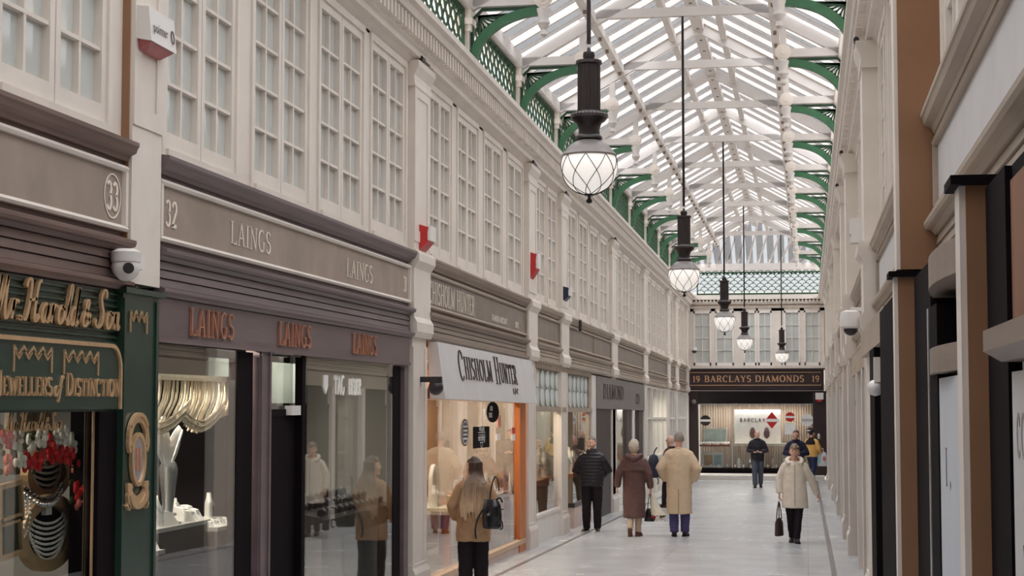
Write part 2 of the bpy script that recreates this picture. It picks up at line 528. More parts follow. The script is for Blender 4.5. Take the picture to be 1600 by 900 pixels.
def script(mb, text, place, h, wt=.05, slant=.25, dep=.01, mi=0, measure=False):
    u = 0.0
    for ch in text:
        if ch == ' ': u += .22 * h; continue
        W, st = SCR[ch]
        if not measure:
            for s_ in st:
                q = crom(s_, 5)
                q2 = [(u + (x + slant * y) * h, y * h) for x, y in q]
                wd = []
                for k in range(len(q2)):
                    a = q2[max(k - 1, 0)]; b = q2[min(k + 1, len(q2) - 1)]
                    L = math.hypot(b[0] - a[0], b[1] - a[1]) or 1
                    down = abs(b[1] - a[1]) / L
                    wd.append(h * wt * (.45 + .6 * down))
                mb.ribbon(q2, wd, place, dep, mi)
        u += W * h
    return u
def plain_text(name, s, place, h, m, parent, dep=.004, bold=0.0, align='LEFT'):
    cu = bpy.data.curves.new(name, 'FONT')
    cu.body = s
    cu.size = h
    cu.align_x = align
    cu.offset = bold
    cu.resolution_u = 2
    t = bpy.data.objects.new(name, cu)
    C.objects.link(t)
    dg = bpy.context.evaluated_depsgraph_get()
    me = bpy.data.meshes.new_from_object(t.evaluated_get(dg))
    bpy.data.objects.remove(t)
    bpy.data.curves.remove(cu)
    mb = MB()
    vs = [place(v.co.x, v.co.y, dep) for v in me.vertices]
    mb.add(vs, [tuple(p.vertices) for p in me.polygons])
    bpy.data.meshes.remove(me)
    return obj(name, mb, m, parent)
def behind(y, z, dx):                # where a thing dx behind the left glass stands so that it shows at (y, z) of the pane
    f = (4.2 + dx) / 4.2
    return WL + .05 - dx, y * f, EYE + (z - EYE) * f
PL = side_pt('L'); PR = side_pt('R')
def on_left(y0, z0, d):  return lambda u, v, w: (WL + d + w, y0 + u, z0 + v + dz(y0 + u))
def on_right(y0, z0, d): return lambda u, v, w: (WR(y0 - u) - d - w, y0 - u, z0 + v + dz(y0 - u))
def on_end(x0, z0, yy):  return lambda u, v, w: (x0 + u, yy - w, z0 + v)

# ------------------------------------------------------------------ the setting: floor, walls, roof
XL, XR2 = -6.2, 3.2
mb = MB()
mb.hexa([(XL, -7, fz(-7) - .3), (XR2, -7, fz(-7) - .3), (XR2, 66, fz(66) - .3), (XL, 66, fz(66) - .3), (XL, -7, fz(-7)), (XR2, -7, fz(-7)), (XR2, 66, fz(66)), (XL, 66, fz(66))])
struct('floor', mb, floor_mat())
def strip(name, x0, x1, y0, y1, h, m):
    q = MB()
    q.hexa([(x0, y0, fz(y0) - .02), (x1, y0, fz(y0) - .02), (x1, y1, fz(y1) - .02), (x0, y1, fz(y1) - .02), (x0, y0, fz(y0) + h), (x1, y0, fz(y0) + h), (x1, y1, fz(y1) + h), (x0, y1, fz(y1) + h)])
    return struct(name, q, m)
strip('trim_1', -3.86, -3.79, -6, 61.2, .002, STRIPE)
strip('trim_2', 0.29, 0.36, -6, 61.2, .002, STRIPE)
strip('trim_3', -4.1, 0.6, 61.2, 62.3, .16, TILE)          # pale step before the end shop

# pilaster positions, left and right: (y0, y1)
PIL_L = [(4.3, 4.9), (10.2, 10.70), (18.1, 18.85), (25.9, 26.7), (29.5, 30.35), (37.4, 38.4), (44.9, 45.9), (52.7, 53.7), (56.0, 57.2), (61.2, 62.3)]
PIL_R = [(9.92, 10.17), (17.9, 18.6), (25.7, 26.5), (29.4, 30.2), (37.4, 38.4), (44.9, 45.9), (52.7, 53.7), (56.0, 57.2)]
WIN_L = [(5.1, 6.6), (6.75, 8.25), (8.42, 10.0), (10.85, 12.42), (12.72, 14.35), (14.58, 16.2), (16.42, 18.0), (19.1, 20.42), (20.72, 22.15), (22.5, 23.98), (24.35, 25.75),
         (26.9, 28.1), (28.25, 29.4), (30.6, 32.0), (32.3, 33.7), (34.0, 35.4), (35.7, 37.1), (38.7, 40.0), (40.3, 41.6), (41.9, 43.2), (43.5, 44.7), (46.2, 47.6), (47.9, 49.3), (49.6, 51.0), (51.2, 52.5), (54.0, 55.7), (57.5, 59.2), (59.4, 61.0)]
WIN_R = [(3.0, 4.5), (4.7, 6.2), (6.4, 7.85), (8.0, 9.7), (10.5, 11.95), (12.2, 13.8), (14.1, 15.7), (16.0, 17.7)] + [q for q in WIN_L if q[0] > 18]
def wall(name, P, wins, y0, y1):
    q = MB()
    edges = [y0]
    for a, b in wins: edges += [a, b]
    edges.append(y1)
    for k in range(0, len(edges), 2):
        if edges[k + 1] > edges[k]: q.fb(P, -.16, .03, edges[k], edges[k + 1], 3.42, 5.62)
    ys = [y0, 19, y1]
    for k in range(2):
        q.fb(P, -.16, .03, ys[k], ys[k + 1], 5.5, 6.02)               # above the windows
        q.fb(P, -.16, .06, ys[k], ys[k + 1], 3.42, 3.5)               # sill
        q.fb(P, -1.75, -1.7, ys[k], ys[k + 1], -1.2, 6.0)             # back of the shops
        q.fb(P, -1.75, -.16, ys[k], ys[k + 1], 3.42, 3.5)
        q.fb(P, -1.75, -.16, ys[k], ys[k + 1], 5.95, 6.02)
    return struct(name, q, CREAM)
wall('wall_left', PL, WIN_L, -6.5, YEND)
wall('wall_right', PR, WIN_R, -6.5, 64)
# moulded cornice under the roof on both sides
CORN = [(0, 5.5), (.09, 5.59), (.15, 5.60), (.15, 5.67), (.18, 5.69), (.20, 5.87), (.27, 5.88), (.29, 5.95), (.34, 5.97), (.34, 6.04), (0, 6.06)]
mbl = MB(); mbl.prof(PL, CORN, [-6, 19, YEND])
mbr = MB(); mbr.prof(PR, CORN, [-6, 19, 64])
cl = struct('trim_4', mbl, CREAM); cr = struct('trim_5', mbr, CREAM)
for P, par, y1, nm in ((PL, cl, 62, 'L'), (PR, cr, 63, 'R')):
    q = MB()
    y = 8.0
    while y < y1:
        q.fb(P, .17, .255, y, y + .07, 5.70, 5.86)
        y += .15
    obj('dentil_band', q, CREAM, par)
# panelled pilasters
def pilaster(n, P, y0, y1, d0=.12, upper=True, lower=True, low_d=None, lowm=None, ztop=2.56, plain=False):
    r = struct('trim_%d' % n)
    w_ = y1 - y0
    if upper:
        q = MB()
        q.fb(P, -.05, d0, y0, y1, 2.6 if plain else 3.46, 5.5)
        if d0 < .2:
            q.fb(P, d0, d0 + .012, y0, y0 + .12, 3.6, 5.3); q.fb(P, d0, d0 + .012, y1 - .12, y1, 3.6, 5.3)
            q.fb(P, d0, d0 + .012, y0 + .12, y1 - .12, 5.18, 5.3); q.fb(P, d0, d0 + .012, y0 + .12, y1 - .12, 3.6, 3.72)
        obj('shaft', q, CREAM, r)
        q = MB()
        q.prof(P, [(0, 5.28), (d0 + .02, 5.28), (d0 + .02, 5.31), (d0 + .012, 5.34), (d0 + .012, 5.4), (d0 + .06, 5.5), (d0 + .06, 5.56), (0, 5.56)], [y0 - .05, y1 + .05])
        obj('capital', q, CREAM, r)
        q = MB()
        if not plain: q.prof(P, [(0, 2.56), (d0 + .02, 2.56), (d0 + .05, 2.62), (d0 + .05, 2.72), (d0 + .015, 2.78), (d0 + .015, 3.30), (d0 + .07, 3.38), (d0 + .07, 3.46), (d0 + .03, 3.5), (0, 3.5)], [y0 - .04, y1 + .04])
        if not plain: obj('corbel_block', q, CREAM, r)
    if plain:
        q = MB(); q.fb(P, .0, d0 - .02, y0 - .012, y0, 2.6, 5.28); obj('shaded_return', q, SHADEFACE, r)  # thin sheet that carries the near side's shade as colour
    if lower:
        dl = low_d if low_d is not None else d0 - .02
        zb = fz((y0 + y1) / 2) - dz((y0 + y1) / 2) - .02
        q = MB()
        q.fb(P, -.05, dl, y0 + .03, y1 - .03, zb, ztop)
        if low_d is None: q.fb(P, dl, dl + .015, y0 + .03, y0 + .14, zb + .4, ztop - .1); q.fb(P, dl, dl + .015, y1 - .14, y1 - .03, zb + .4, ztop - .1)
        obj('lower_shaft', q, lowm or CREAM, r)
        q = MB()
        q.prof(P, [(0, zb), (dl + .05, zb), (dl + .05, zb + .3), (dl + .02, zb + .36), (dl + .02, zb + .4), (0, zb + .4)], [y0, y1])
        obj('plinth', q, lowm or CREAM, r)
        if low_d is not None:
            q = MB(); q.fb(P, .0, dl - .02, y0 + .018, y0 + .03, zb + .4, ztop); obj('shaded_return', q, SHADEFACE, r)  # lower shaft: near side's shade put in as a brown sheet
            q = MB(); q.fb(P, -.05, dl + .03, y0 - .02, y1 + .02, ztop, ztop + .03); obj('cap', q, BLACK, r)
    return r
tn = 6
for k, (a, b) in enumerate(PIL_L):
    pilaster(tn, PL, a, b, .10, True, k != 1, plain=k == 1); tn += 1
for k, (a, b) in enumerate(PIL_R):
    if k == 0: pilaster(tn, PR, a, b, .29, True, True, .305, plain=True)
    else: pilaster(tn, PR, a, b, .20 if k < 4 else .17, True, True)
    tn += 1
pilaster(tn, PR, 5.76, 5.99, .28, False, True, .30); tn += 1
# upper casement windows: one pattern, copied along both walls
def casement(y0, y1, z0=3.5, z1=5.52):
    r = struct('window_1')
    L = y1 - y0
    H_ = z1 - z0
    q = MB()
    q.box(-.06, .05, 0, .06, 0, H_); q.box(-.06, .05, L - .06, L, 0, H_); q.box(-.06, .05, .06, L - .06, H_ - .07, H_)
    q.box(-.06, .07, .06, L - .06, 0, .05)
    obj('window_frame', q, CREAM, r)
    half = (L - .12 - .012) / 2
    for k in range(2):
        b = .06 + k * (half + .012)
        q = MB()
        t = .065
        q.box(-.04, .03, b, b + t, .05, H_ - .07); q.box(-.04, .03, b + half - t, b + half, .05, H_ - .07)
        q.box(-.04, .03, b + t, b + half - t, .05, .05 + .12); q.box(-.04, .03, b + t, b + half - t, H_ - .07 - .08, H_ - .07)
        q.box(-.035, .018, b + half / 2 - .014, b + half / 2 + .014, .17, H_ - .15)
        for j in range(1, 5):
            zz = .17 + (H_ - .32) * j / 5
            q.box(-.03, .02, b + t, b + half - t, zz - .012, zz + .012)
        o = obj('sash', q, CREAM, r)
        q = MB(); q.box(-.028, -.022, b + t, b + half - t, .17, H_ - .15)
        obj('pane', q, FROST, o)
    q = MB(); q.box(-.13, -.12, .02, L - .02, .02, H_ - .02)
    obj('blind', q, BLIND, r)
    r.location = (WL, y0, z0)
    return r
def place_window(proto, n, side, y0, y1):
    c = dup(proto)
    c.name = 'window_%d' % n
    c['kind'] = 'structure'
    c.location = ((WL if side == 'L' else WR(y0)), y0, 3.5 + dz((y0 + y1) / 2))
    c.scale = (1 if side == 'L' else -1, (y1 - y0) / 1.55, 1)
    return c
proto = casement(WIN_L[0][0], WIN_L[0][0] + 1.55)
wn = 2
for a, b in WIN_L[1:]: place_window(proto, wn, 'L', a, b); wn += 1
for a, b in WIN_R: place_window(proto, wn, 'R', a, b); wn += 1

# glazed roof
RX, RZ, RS = -1.70, 8.25, .56       # ridge and pitch
EX0, EX1 = -4.32, 0.92
def rz_(x): return RZ - RS * abs(x - RX)
ROY0, ROY1 = -1.0, 60.6
q1 = MB(); q2 = MB(); bars = MB()
y = ROY0
per = .92
def rq(m_, xa, xb, ya, yb, off=0.0, t=.006):
    za, zb = rz_(xa) + off, rz_(xb) + off
    m_.hexa([(xa, ya, za), (xb, ya, zb), (xb, yb, zb), (xa, yb, za), (xa, ya, za + t), (xb, ya, zb + t), (xb, yb, zb + t), (xa, yb, za + t)])
while y < ROY1 - .1:
    for xa, xb in ((EX0, RX), (RX, EX1)):
        rq(q1, xa, xb, y + .03, y + .60)
        rq(q2, xa, xb, y + .63, y + per)
        rq(bars, xa, xb, y - .028, y + .028, -.07, .10)
        rq(bars, xa, xb, y + .597, y + .628, -.04, .06)
    y += per
ceil = struct('ceiling')
obj('obscured_glass', q1, roof_glass('obscured_roof_glass', .58, .14, (226, 222, 220)), ceil)
obj('clear_glass', q2, roof_glass('clear_roof_glass', .94, .04, (226, 222, 220)), ceil)
obj('glazing_bar', bars, ROOFP, ceil)
q = MB()
for x, ww, hh in ((RX, .09, .16), (-3.0, .06, .12), (-.40, .06, .12), (-2.12, .05, .10), (-1.28, .05, .10)):
    z = rz_(x)
    q.box(x - ww, x + ww, ROY0, ROY1, z - .06 - hh, z - .05)
obj('purlin', q, ROOFP, ceil)
q = MB()
for x0, x1 in ((-4.42, -4.02), (0.50, 0.98)):
    q.box(x0, x1, ROY0, 63, 6.72, 6.9)
obj('wall_plate', q, ROOFP, ceil)
q = MB()
yb = 9.0
while yb < ROY1:                                     # bolt plates on the purlins
    for x in (-3.0, -.40, RX): q.box(x - .025, x + .025, yb - .015, yb + .015, rz_(x) - .235, rz_(x) - .17)
    yb += .92
obj('bolt_plate', q, mat('brown_iron', (134, 116, 102), .5), ceil)
# opaque ceiling of the low passage the camera stands in
q = MB()
q.box(-6, 2.6, -7, ROY0, 6.6, 6.75)
struct('ceiling_passage', q, CREAM)
q = MB(); q.box(-6, 3, -6.6, -6.4, -.5, 7)
struct('wall_back', q, mat('dim_brown_wall', (120, 92, 74), .6))
q = MB(); q.box(-6, 3, ROY0 - .12, ROY0, 6.0, 8.4)
struct('trim_%d' % tn, q, CREAM); tn += 1

# roof trusses with green iron brackets
def fan_bracket(par, xs, xe, s):
    # xs: post face, xe: tip under the rosette, s: +1 bracket runs to +x
    W = abs(xe - xs)
    g = MB()
    top = 6.74; bot = 5.98
    def fl(u, v, w): return (xs + s * u, w - .03, bot + v)
    Hh = top - bot
    outer = [(.02, .0)] + [(.02 + (W - .02) * (1 - math.cos(t)), Hh * .98 * math.sin(t)) for t in [PI / 2 * k / 14 for k in range(15)]]
    for k in range(len(outer)): pass
    wd = [.06 + .02 * math.sin(PI * k / 15) for k in range(len(outer))]
    crv = [(.02 + (W - .04) * (1 - math.cos(PI / 2 * k / 14)) ** 1.0, .04 + (Hh - .1) * math.sin(PI / 2 * k / 14)) for k in range(15)]
    g.ribbon(crv, .055, fl, .09)
    f = MB()
    f.ribbon([(.02, .1), (.02, Hh - .14), (.14, Hh - .02), (W, Hh - .02)], .018, lambda u, v, w: fl(u, v, w + .02), .05)
    cx, cy = .10, Hh - .10
    for k in range(9):
        t = 3 + k * 1.06
        e = crv[min(14, int(round(t + 1)))]
        mx_, my_ = (cx + e[0]) / 2, (cy + e[1]) / 2
        f.ribbon([(cx, cy), e], .011, lambda u, v, w: fl(u, v, w + .025), .035)
        a = math.atan2(e[1] - cy, e[0] - cx); L = math.hypot(e[0] - cx, e[1] - cy)
        if k < 8:
            e2 = crv[min(14, int(round(t + 2)))]
            f.ribbon(crom([((cx + 2 * e[0]) / 3, (cy + 2 * e[1]) / 3), ((cx + 4 * (e[0] + e2[0]) / 2) / 5, (cy + 4 * (e[1] + e2[1]) / 2) / 5), ((cx + 2 * e2[0]) / 3, (cy + 2 * e2[1]) / 3)], 4), .010, lambda u, v, w: fl(u, v, w + .025), .035)
    o = obj('bracket', g, GREEN, par)
    obj('fan_tracery', f, DKGREEN, o)
def make_truss():
    r = thing('roof_truss', '', 'roof truss', (0, 0, 0))
    ZH, ZC = 6.80, 7.46
    for s, xp, xr_ in ((1, -4.13, -3.14), (-1, .70, -.27)):
        q = MB()
        q.box(min(xp, xr_) - (0.2 if s > 0 else 0), max(xp, xr_) + (0.2 if s < 0 else 0), -.05, .05, ZH - .05, ZH + .07)
        obj('hammer_beam', q, ROOFP, r)
        q = MB()
        q.box(xp - .07, xp + .07, -.08, .08, 5.98, 6.5)
        q.box(xp - .10, xp + .10, -.11, .11, 6.44, 6.52); q.box(xp - .12, xp + .12, -.13, .13, 6.52, 6.60); q.box(xp - .10, xp + .10, -.11, .11, 6.60, 6.75)
        obj('post', q, CREAM, r)
        q = MB()
        q.box(xr_ - .045, xr_ + .045, -.045, .045, ZH, rz_(xr_) - .02)
        obj('strut', q, ROOFP, r)
        q = MB()
        q.lathe([(.02, -.45), (.05, -.42), (.035, -.36), (.08, -.28), (.06, -.22), (.09, -.12), (.09, -.1), (.06, -.08), (.07, .0), (.07, .1)], 12, (xr_, 0, ZH))
        o = obj('pendant', q, ROOFP, r, True)
        q = MB()
        for rr, hh in ((.115, .03), (.085, .045), (.04, .065)):
            q.tube([(xr_, -.04, ZH + .02), (xr_, -.04 - hh, ZH + .02)], rr, 18)
        obj('rosette', q, CREAM, o)
        fan_bracket(r, xp + s * .075, xr_, s)
    q = MB()
    q.box(-3.2, -.2, -.05, .05, ZC - .06, ZC + .07)
    obj('collar_beam', q, ROOFP, r)
    for s in (-1, 1):
        q = MB()
        xe = RX + s * 2.5
        q.hexa([(xe, -.05, rz_(xe) - .24), (RX, -.05, RZ - .26), (RX, .05, RZ - .26), (xe, .05, rz_(xe) - .24), (xe, -.05, rz_(xe) - .07), (RX, -.05, RZ - .07), (RX, .05, RZ - .07), (xe, .05, rz_(xe) - .07)])
        obj('rafter', q, ROOFP, r)
    return r
TRY = [13.7, 17.2, 20.8, 24.6, 28.5, 32.5, 36.7, 40.7, 44.8, 48.9, 52.9, 57.5]
ORD = ['', '', 'large front roof truss whose green bracket shows nearest the camera', 'second visible roof truss, carrying the second hanging lamp', 'third visible roof truss, between the second and third lamps', 'fourth visible roof truss, just short of the third lamp',
       'fifth visible roof truss, carrying the rod of the third lamp', 'sixth visible roof truss, just beyond the third lamp', 'seventh visible roof truss, just short of the fourth lamp', 'eighth visible roof truss, carrying the rod of the fourth lamp', 'ninth visible roof truss, beyond the fourth lamp', 'last roof truss, before the glazed end of the hall']
tr0 = None
for k, yy in enumerate(TRY):
    t_ = make_truss() if tr0 is None else dup(tr0)
    tr0 = tr0 or t_
    t_.location = (0, yy, 0)
    lab = ORD[k] or ('white roof truss above the frame holding the nearest lamp' if k == 0 else 'white roof truss between nearest lamp and first green bracket')
    t_['label'] = lab; t_['group'] = 'roof trusses with green brackets'
# green fish-scale railing panels between the truss posts on the left cornice
def fish_panel(L, H_, px=.30, name_m=DKGREEN):
    sc = MB()
    nx = max(2, int(round(L / px))); px = L / nx
    rz2 = px * .42
    rows = int(H_ / rz2)
    for j in range(rows):
        z = .05 + j * rz2
        offx = 0 if j % 2 == 0 else px / 2
        for i in range(nx + (0 if j % 2 == 0 else -1)):
            cx = offx + (i + .5) * px
            p = [(cx + px * .5 * math.cos(PI * a / 8), z + px * .5 * math.sin(PI * a / 8)) for a in range(9)]
            sc.ribbon(p, .012, lambda u, v, w: (w - .012, u, v), .024)
    fr = MB()
    fr.box(-.02, .02, 0, L, 0, .06); fr.box(-.02, .02, 0, L, H_ - .05, H_); fr.box(-.02, .02, 0, .04, 0, H_); fr.box(-.02, .02, L - .04, L, 0, H_)
    k = 0
    while k * .15 + .15 < L:                        # scalloped edging under the top rail
        fr.tube([(0, .075 + k * .15, H_ - .05), (0, .075 + k * .15, H_ - .11)], [.05, .015], 6)
        k += 1
    return sc, fr
for k in range(1, len(TRY) - 1):
    a, b = TRY[k] + .1, TRY[k + 1] - .1
    sc, fr = fish_panel(b - a, .72)
    r = thing('iron_railing', 'green fish-scale iron railing on the left cornice beyond the ' + ['', 'hidden second', 'nearest visible', 'second visible', 'third visible', 'fourth visible', 'fifth visible', 'sixth visible', 'seventh visible', 'eighth visible', 'ninth visible'][k] + ' green bracket', 'railing', (-4.13, a, 6.0), 0, 'green railings on the left cornice')
    obj('scale_lattice', sc, DKGREEN, r); obj('rail_frame', fr, DKGREEN, r)

# ------------------------------------------------------------------ end wall above the last shop
q = MB()
EX = [(-4.15, -3.35), (-3.05, -2.25), (-1.95, -1.15), (-.80, -.05), (.10, .75)]
EX = [(-3.98, -3.36), (-3.2, -2.55), (-2.2, -1.75), (-1.68, -1.2), (-.75, -.2), (-.05, .5)]
edges = [-4.3]
for a, b in EX: edges += [a, b]
edges.append(1.0)
for k in range(0, len(edges), 2): q.box(edges[k], edges[k + 1], YEND, YEND + .2, 3.1, 5.3)
q.box(-4.3, 1.0, YEND, YEND + .2, 5.15, 5.72); q.box(-4.3, 1.0, YEND - .06, YEND + .2, 3.08, 3.2)
q.box(-5.5, 2.2, YEND + 2.8, YEND + 2.9, -1.2, 6)
struct('wall_end', q, CREAM)
for k, (a, b) in enumerate(EX):
    r = struct('window_%d' % wn); wn += 1
    L = b - a
    q = MB()
    q.box(a, a + .05, YEND - .02, YEND + .06, 3.2, 5.15); q.box(b - .05, b, YEND - .02, YEND + .06, 3.2, 5.15); q.box(a, b, YEND - .02, YEND + .06, 5.08, 5.15); q.box(a, b, YEND - .02, YEND + .06, 3.2, 3.3)
    q.box((a + b) / 2 - .012, (a + b) / 2 + .012, YEND + .02, YEND + .05, 3.3, 5.08)
    for j in (1, 2, 3): q.box(a + .05, b - .05, YEND + .02, YEND + .05, 3.3 + j * .445 - .01, 3.3 + j * .445 + .01)
    obj('window_frame', q, WHITEP, r)
    q = MB(); q.box(a + .05, b - .05, YEND + .055, YEND + .06, 3.3, 5.08); obj('pane', q, FROST, r)
    q = MB(); q.box(a, b, YEND + .14, YEND + .15, 3.2, 5.15); obj('blind', q, mat('pale_grey_blind', (205, 210, 206), .7, .3, .04), r)
q = MB()
q.hexa([(-4.2, YEND - .05, 5.25), (.85, YEND - .05, 5.25), (.85, YEND, 5.25), (-4.2, YEND, 5.25), (-4.2, YEND - .12, 5.33), (.85, YEND - .12, 5.33), (.85, YEND, 5.33), (-4.2, YEND, 5.33)])
q.box(-4.0, .75, YEND - .16, YEND, 5.40, 5.50)
q.box(-4.0, .75, YEND - .26, YEND, 5.56, 5.72)
x = -3.9
while x < .7:
    q.box(x, x + .06, YEND - .22, YEND - .1, 5.46, 5.56); x += .13
struct('trim_%d' % tn, q, CREAM); tn += 1
sc, fr = fish_panel(4.55, .82, .27)
r = thing('iron_railing', 'wide green fish-scale railing across the far end of the hall above the cornice', 'railing', (-3.85, YEND - .05, 5.74), -PI / 2)
for o in (obj('scale_lattice', sc, GREEN, r), obj('rail_frame', fr, DKGREEN, r)): o.location = (0, 0, 0)
r.location = (-3.85, YEND - .05, 5.74)
r.rotation_euler = (0, 0, -PI / 2)
# hipped glazing that closes the roof at the end
q1 = MB(); q2 = MB(); q3 = MB()
def hp(x, t): return (x, ROY1 + 2.4 * (1 - t), 6.75 + t * (rz_(x) - 6.75))
for k in range(14):
    xa = EX0 + (EX1 - EX0) * k / 14; xb = EX0 + (EX1 - EX0) * (k + 1) / 14
    xm = xa + (xb - xa) * .65
    for m_, a, b in ((q1, xa, xm), (q2, xm, xb)):
        A, B, D, E_ = hp(a, 0), hp(b, 0), hp(b, 1), hp(a, 1)
        m_.hexa([A, B, D, E_] + [(p[0], p[1], p[2] + .006) for p in (A, B, D, E_)])
    dx = .5
    A = Vector(hp(min(xa + dx, EX1), 1)); B = Vector(hp(xa, 0))
    q3.tube([A, B], .035, 6)
h_ = struct('ceiling_hip')
obj('obscured_glass', q1, MATS['obscured_roof_glass'], h_); obj('clear_glass', q2, MATS['clear_roof_glass'], h_); obj('glazing_bar', q3, ROOFP, h_)
q = MB(); q.box(-4.3, .95, YEND - .1, YEND + .5, 6.62, 6.86); q.box(-4.3, .95, YEND + .1, YEND + .3, 5.7, 5.8)
struct('trim_%d' % tn, q, ROOFP); tn += 1

# ------------------------------------------------------------------ hanging lamps
def make_lamp(rod):
    r = thing('pendant_lamp', '', 'lamp')
    q = MB()
    q.lathe([(.012, .97), (.02, .935), (.045, .93), (.05, .90), (.042, .87), (.06, .865), (.105, .86), (.108, .835), (.09, .825)], 20)
    obj('top_cap', q, LAMPBLK, r, True)
    q = MB()
    n = 40; vs = []; fs = []
    for z in (.44, .835):
        for i in range(n):
            a = 2 * PI * i / n
            rr = .092 if i % 2 else .086
            vs.append((rr * math.cos(a), rr * math.sin(a), z))
    for i in range(n): fs.append((i, (i + 1) % n, n + (i + 1) % n, n + i))
    fs.append(tuple(range(n))); fs.append(tuple(range(n, 2 * n)))
    q.add(vs, fs)
    obj('fluted_housing', q, LAMPBLK, r)
    q = MB()
    q.lathe([(.09, .45), (.10, .43), (.145, .42), (.148, .395), (.13, .37), (.10, .35), (.085, .30), (.088, .26), (.105, .245), (.108, .225), (.09, .215)], 24)
    o = obj('collar', q, LAMPBLK, r, True)
    q = MB()
    for i in range(28):
        a = 2 * PI * i / 28
        q.ball((.14 * math.cos(a), .14 * math.sin(a), .42), .011, 6)
    obj('bead_rim', q, LAMPGREY, o)
    q = MB()
    q.lathe([(.075, .225)] + [(.232 * math.sin(math.radians(t)), .232 * math.cos(math.radians(t))) for t in range(22, 64, 6)] + [(.222, .095), (.222, .082), (.205, .08)], 32)
    obj('dome', q, LAMPGREY, r, True)
    q = MB()
    q.lathe([(.226 * math.cos(math.radians(t)), -.225 * math.sin(math.radians(t))) for t in range(-24, 90, 6)] + [(.004, -.225)], 32)
    g = obj('globe', q, GLOBE, r, True)
    for k in range(8):
        for s in (1, -1):
            pts = []
            for j in range(13):
                t = j / 12
                el = math.radians(-22 + 103 * t)
                az = 2 * PI * k / 8 + s * t * 1.15
                pts.append((.229 * math.cos(el) * math.cos(az), .229 * math.cos(el) * math.sin(az), -.228 * math.sin(el)))
            q = MB(); q.tube(pts, .0032, 5)
            obj('cage_wire', q, LAMPBLK, r)
    q = MB()
    q.lathe([(.045, -.215), (.04, -.232), (.012, -.24), (.012, -.255), (.026, -.27), (.022, -.29), (.004, -.298)], 12)
    obj('finial', q, LAMPBLK, r, True)
    return r
LAMPS = [(-1.70, 13.7, 3.745), (-1.695, 24.6, 3.655), (-1.685, 36.7, 3.575), (-1.69, 48.9, 3.555), (-.775, 57.5, 3.395)]
LL = ['largest hanging lamp, dark fluted housing over a white caged globe, nearest the camera', 'second hanging globe lamp, seen between the near lamp and the end wall', 'third hanging globe lamp, its rod fixed to the fifth truss', 'fourth hanging globe lamp, in front of the end wall windows', 'smallest hanging globe lamp, farthest and nearest the right wall']
lp = None
for k, (x, y, z) in enumerate(LAMPS):
    l_ = make_lamp(1) if lp is None else dup(lp)
    lp = lp or l_
    l_.location = (x, y, z)
    l_['label'] = LL[k]; l_['group'] = 'pendant globe lamps down the hall'
    q = MB(); q.tube([(0, 0, 1.0), (0, 0, 7.41 - z)], .018, 8)
    obj('rod', q, LAMPBLK, l_)

# ------------------------------------------------------------------ fascia boards over the shops
def fascia(label, P, side, y0, y1, timber, panel, mould, off=0.0, zp=(2.95, 3.29), splits=()):
    r = thing('shop_fascia', label, 'fascia', (0, 0, 0), 0, 'painted fascia boards above the shops')
    o_ = off
    q = MB(); q.fb(P, .0, .05 + o_, y0, y1, 2.58, 3.40); obj('backboard', q, timber, r)
    q = MB()
    q.prof(P, [(.02, 3.36), (.08 + o_, 3.36), (.09 + o_, 3.39), (.13 + o_, 3.41), (.14 + o_, 3.44), (.15 + o_, 3.45), (.15 + o_, 3.475), (.02, 3.49)], [y0, y1]); obj('cornice', q, timber, r)
    q = MB(); q.fb(P, .03, .06 + o_, y0 + .04, y1 - .04, zp[0], zp[1]); pn = obj('sign_panel', q, panel, r)
    q = MB()
    a, b = y0 + .02, y1 - .02
    for z in (zp[0] - .035, zp[1]): q.prof(P, [(.04, z), (.085 + o_, z), (.095 + o_, z + .017), (.085 + o_, z + .035), (.04, z + .035)], [a, b])
    for yy in (a, b - .04) + tuple(s_ - .02 for s_ in splits): q.fb(P, .04, .09 + o_, yy, yy + .04, zp[0], zp[1])
    obj('panel_moulding', q, mould, r)
    q = MB()
    q.prof(P, [(.02, 2.79), (.08 + o_, 2.79), (.10 + o_, 2.815), (.13 + o_, 2.82), (.14 + o_, 2.84), (.14 + o_, 2.86), (.09 + o_, 2.875), (.02, 2.885)], [y0, y1]); obj('lower_cornice', q, timber, r)
    q = MB()
    for k in range(3): q.prof(P, [(.02, 2.615 + k * .058), (.075 + o_, 2.618 + k * .058), (.065 + o_, 2.668 + k * .058), (.02, 2.67 + k * .058)], [y0, y1])
    obj('ribbed_band', q, timber, r)
    q = MB()
    q.prof(P, [(.02, 2.55), (.09 + o_, 2.55), (.105 + o_, 2.565), (.13 + o_, 2.58), (.13 + o_, 2.60), (.08 + o_, 2.615), (.02, 2.615)], [y0, y1]); obj('bottom_moulding', q, timber, r)
    return r
def letters(parent, name, text, place, h, m, **k):
    q = MB(); lettering(q, text, place, h, **k); return obj(name, q, m, parent)
fH = fascia('weathered brown fascia with the number 33 in a ring', PL, 'L', 4.95, 10.2, BROWN, PANELB, CREAM)
pl = on_left(9.86, 3.03, .062)
q = MB(); q.ribbon([(.13 + .125 * math.cos(2 * PI * k / 32), .09 + .135 * math.sin(2 * PI * k / 32)) for k in range(32)], .005, pl, .004, closed=True)
lettering(q, '33', shift(pl, .035, .005), .17, thick=.09, thin=.045, serif=False, ws=.95, dep=.004); obj('painted_number', q, PALELET, fH)
fL = fascia('long mauve-grey fascia with pale letters and the number 32', PL, 'L', 10.72, 18.06, PURPLE, PANELB, CREAM)
letters(fL, 'painted_number', '32', on_left(10.88, 3.03, .062), .17, PALELET, thick=.09, thin=.045, serif=False, ws=1.05, gap=.1, dep=.004)
letters(fL, 'painted_lettering', 'LAINGS', on_left(12.20, 3.03, .062), .17, PALELET, ws=1.42, gap=.07, dep=.004)
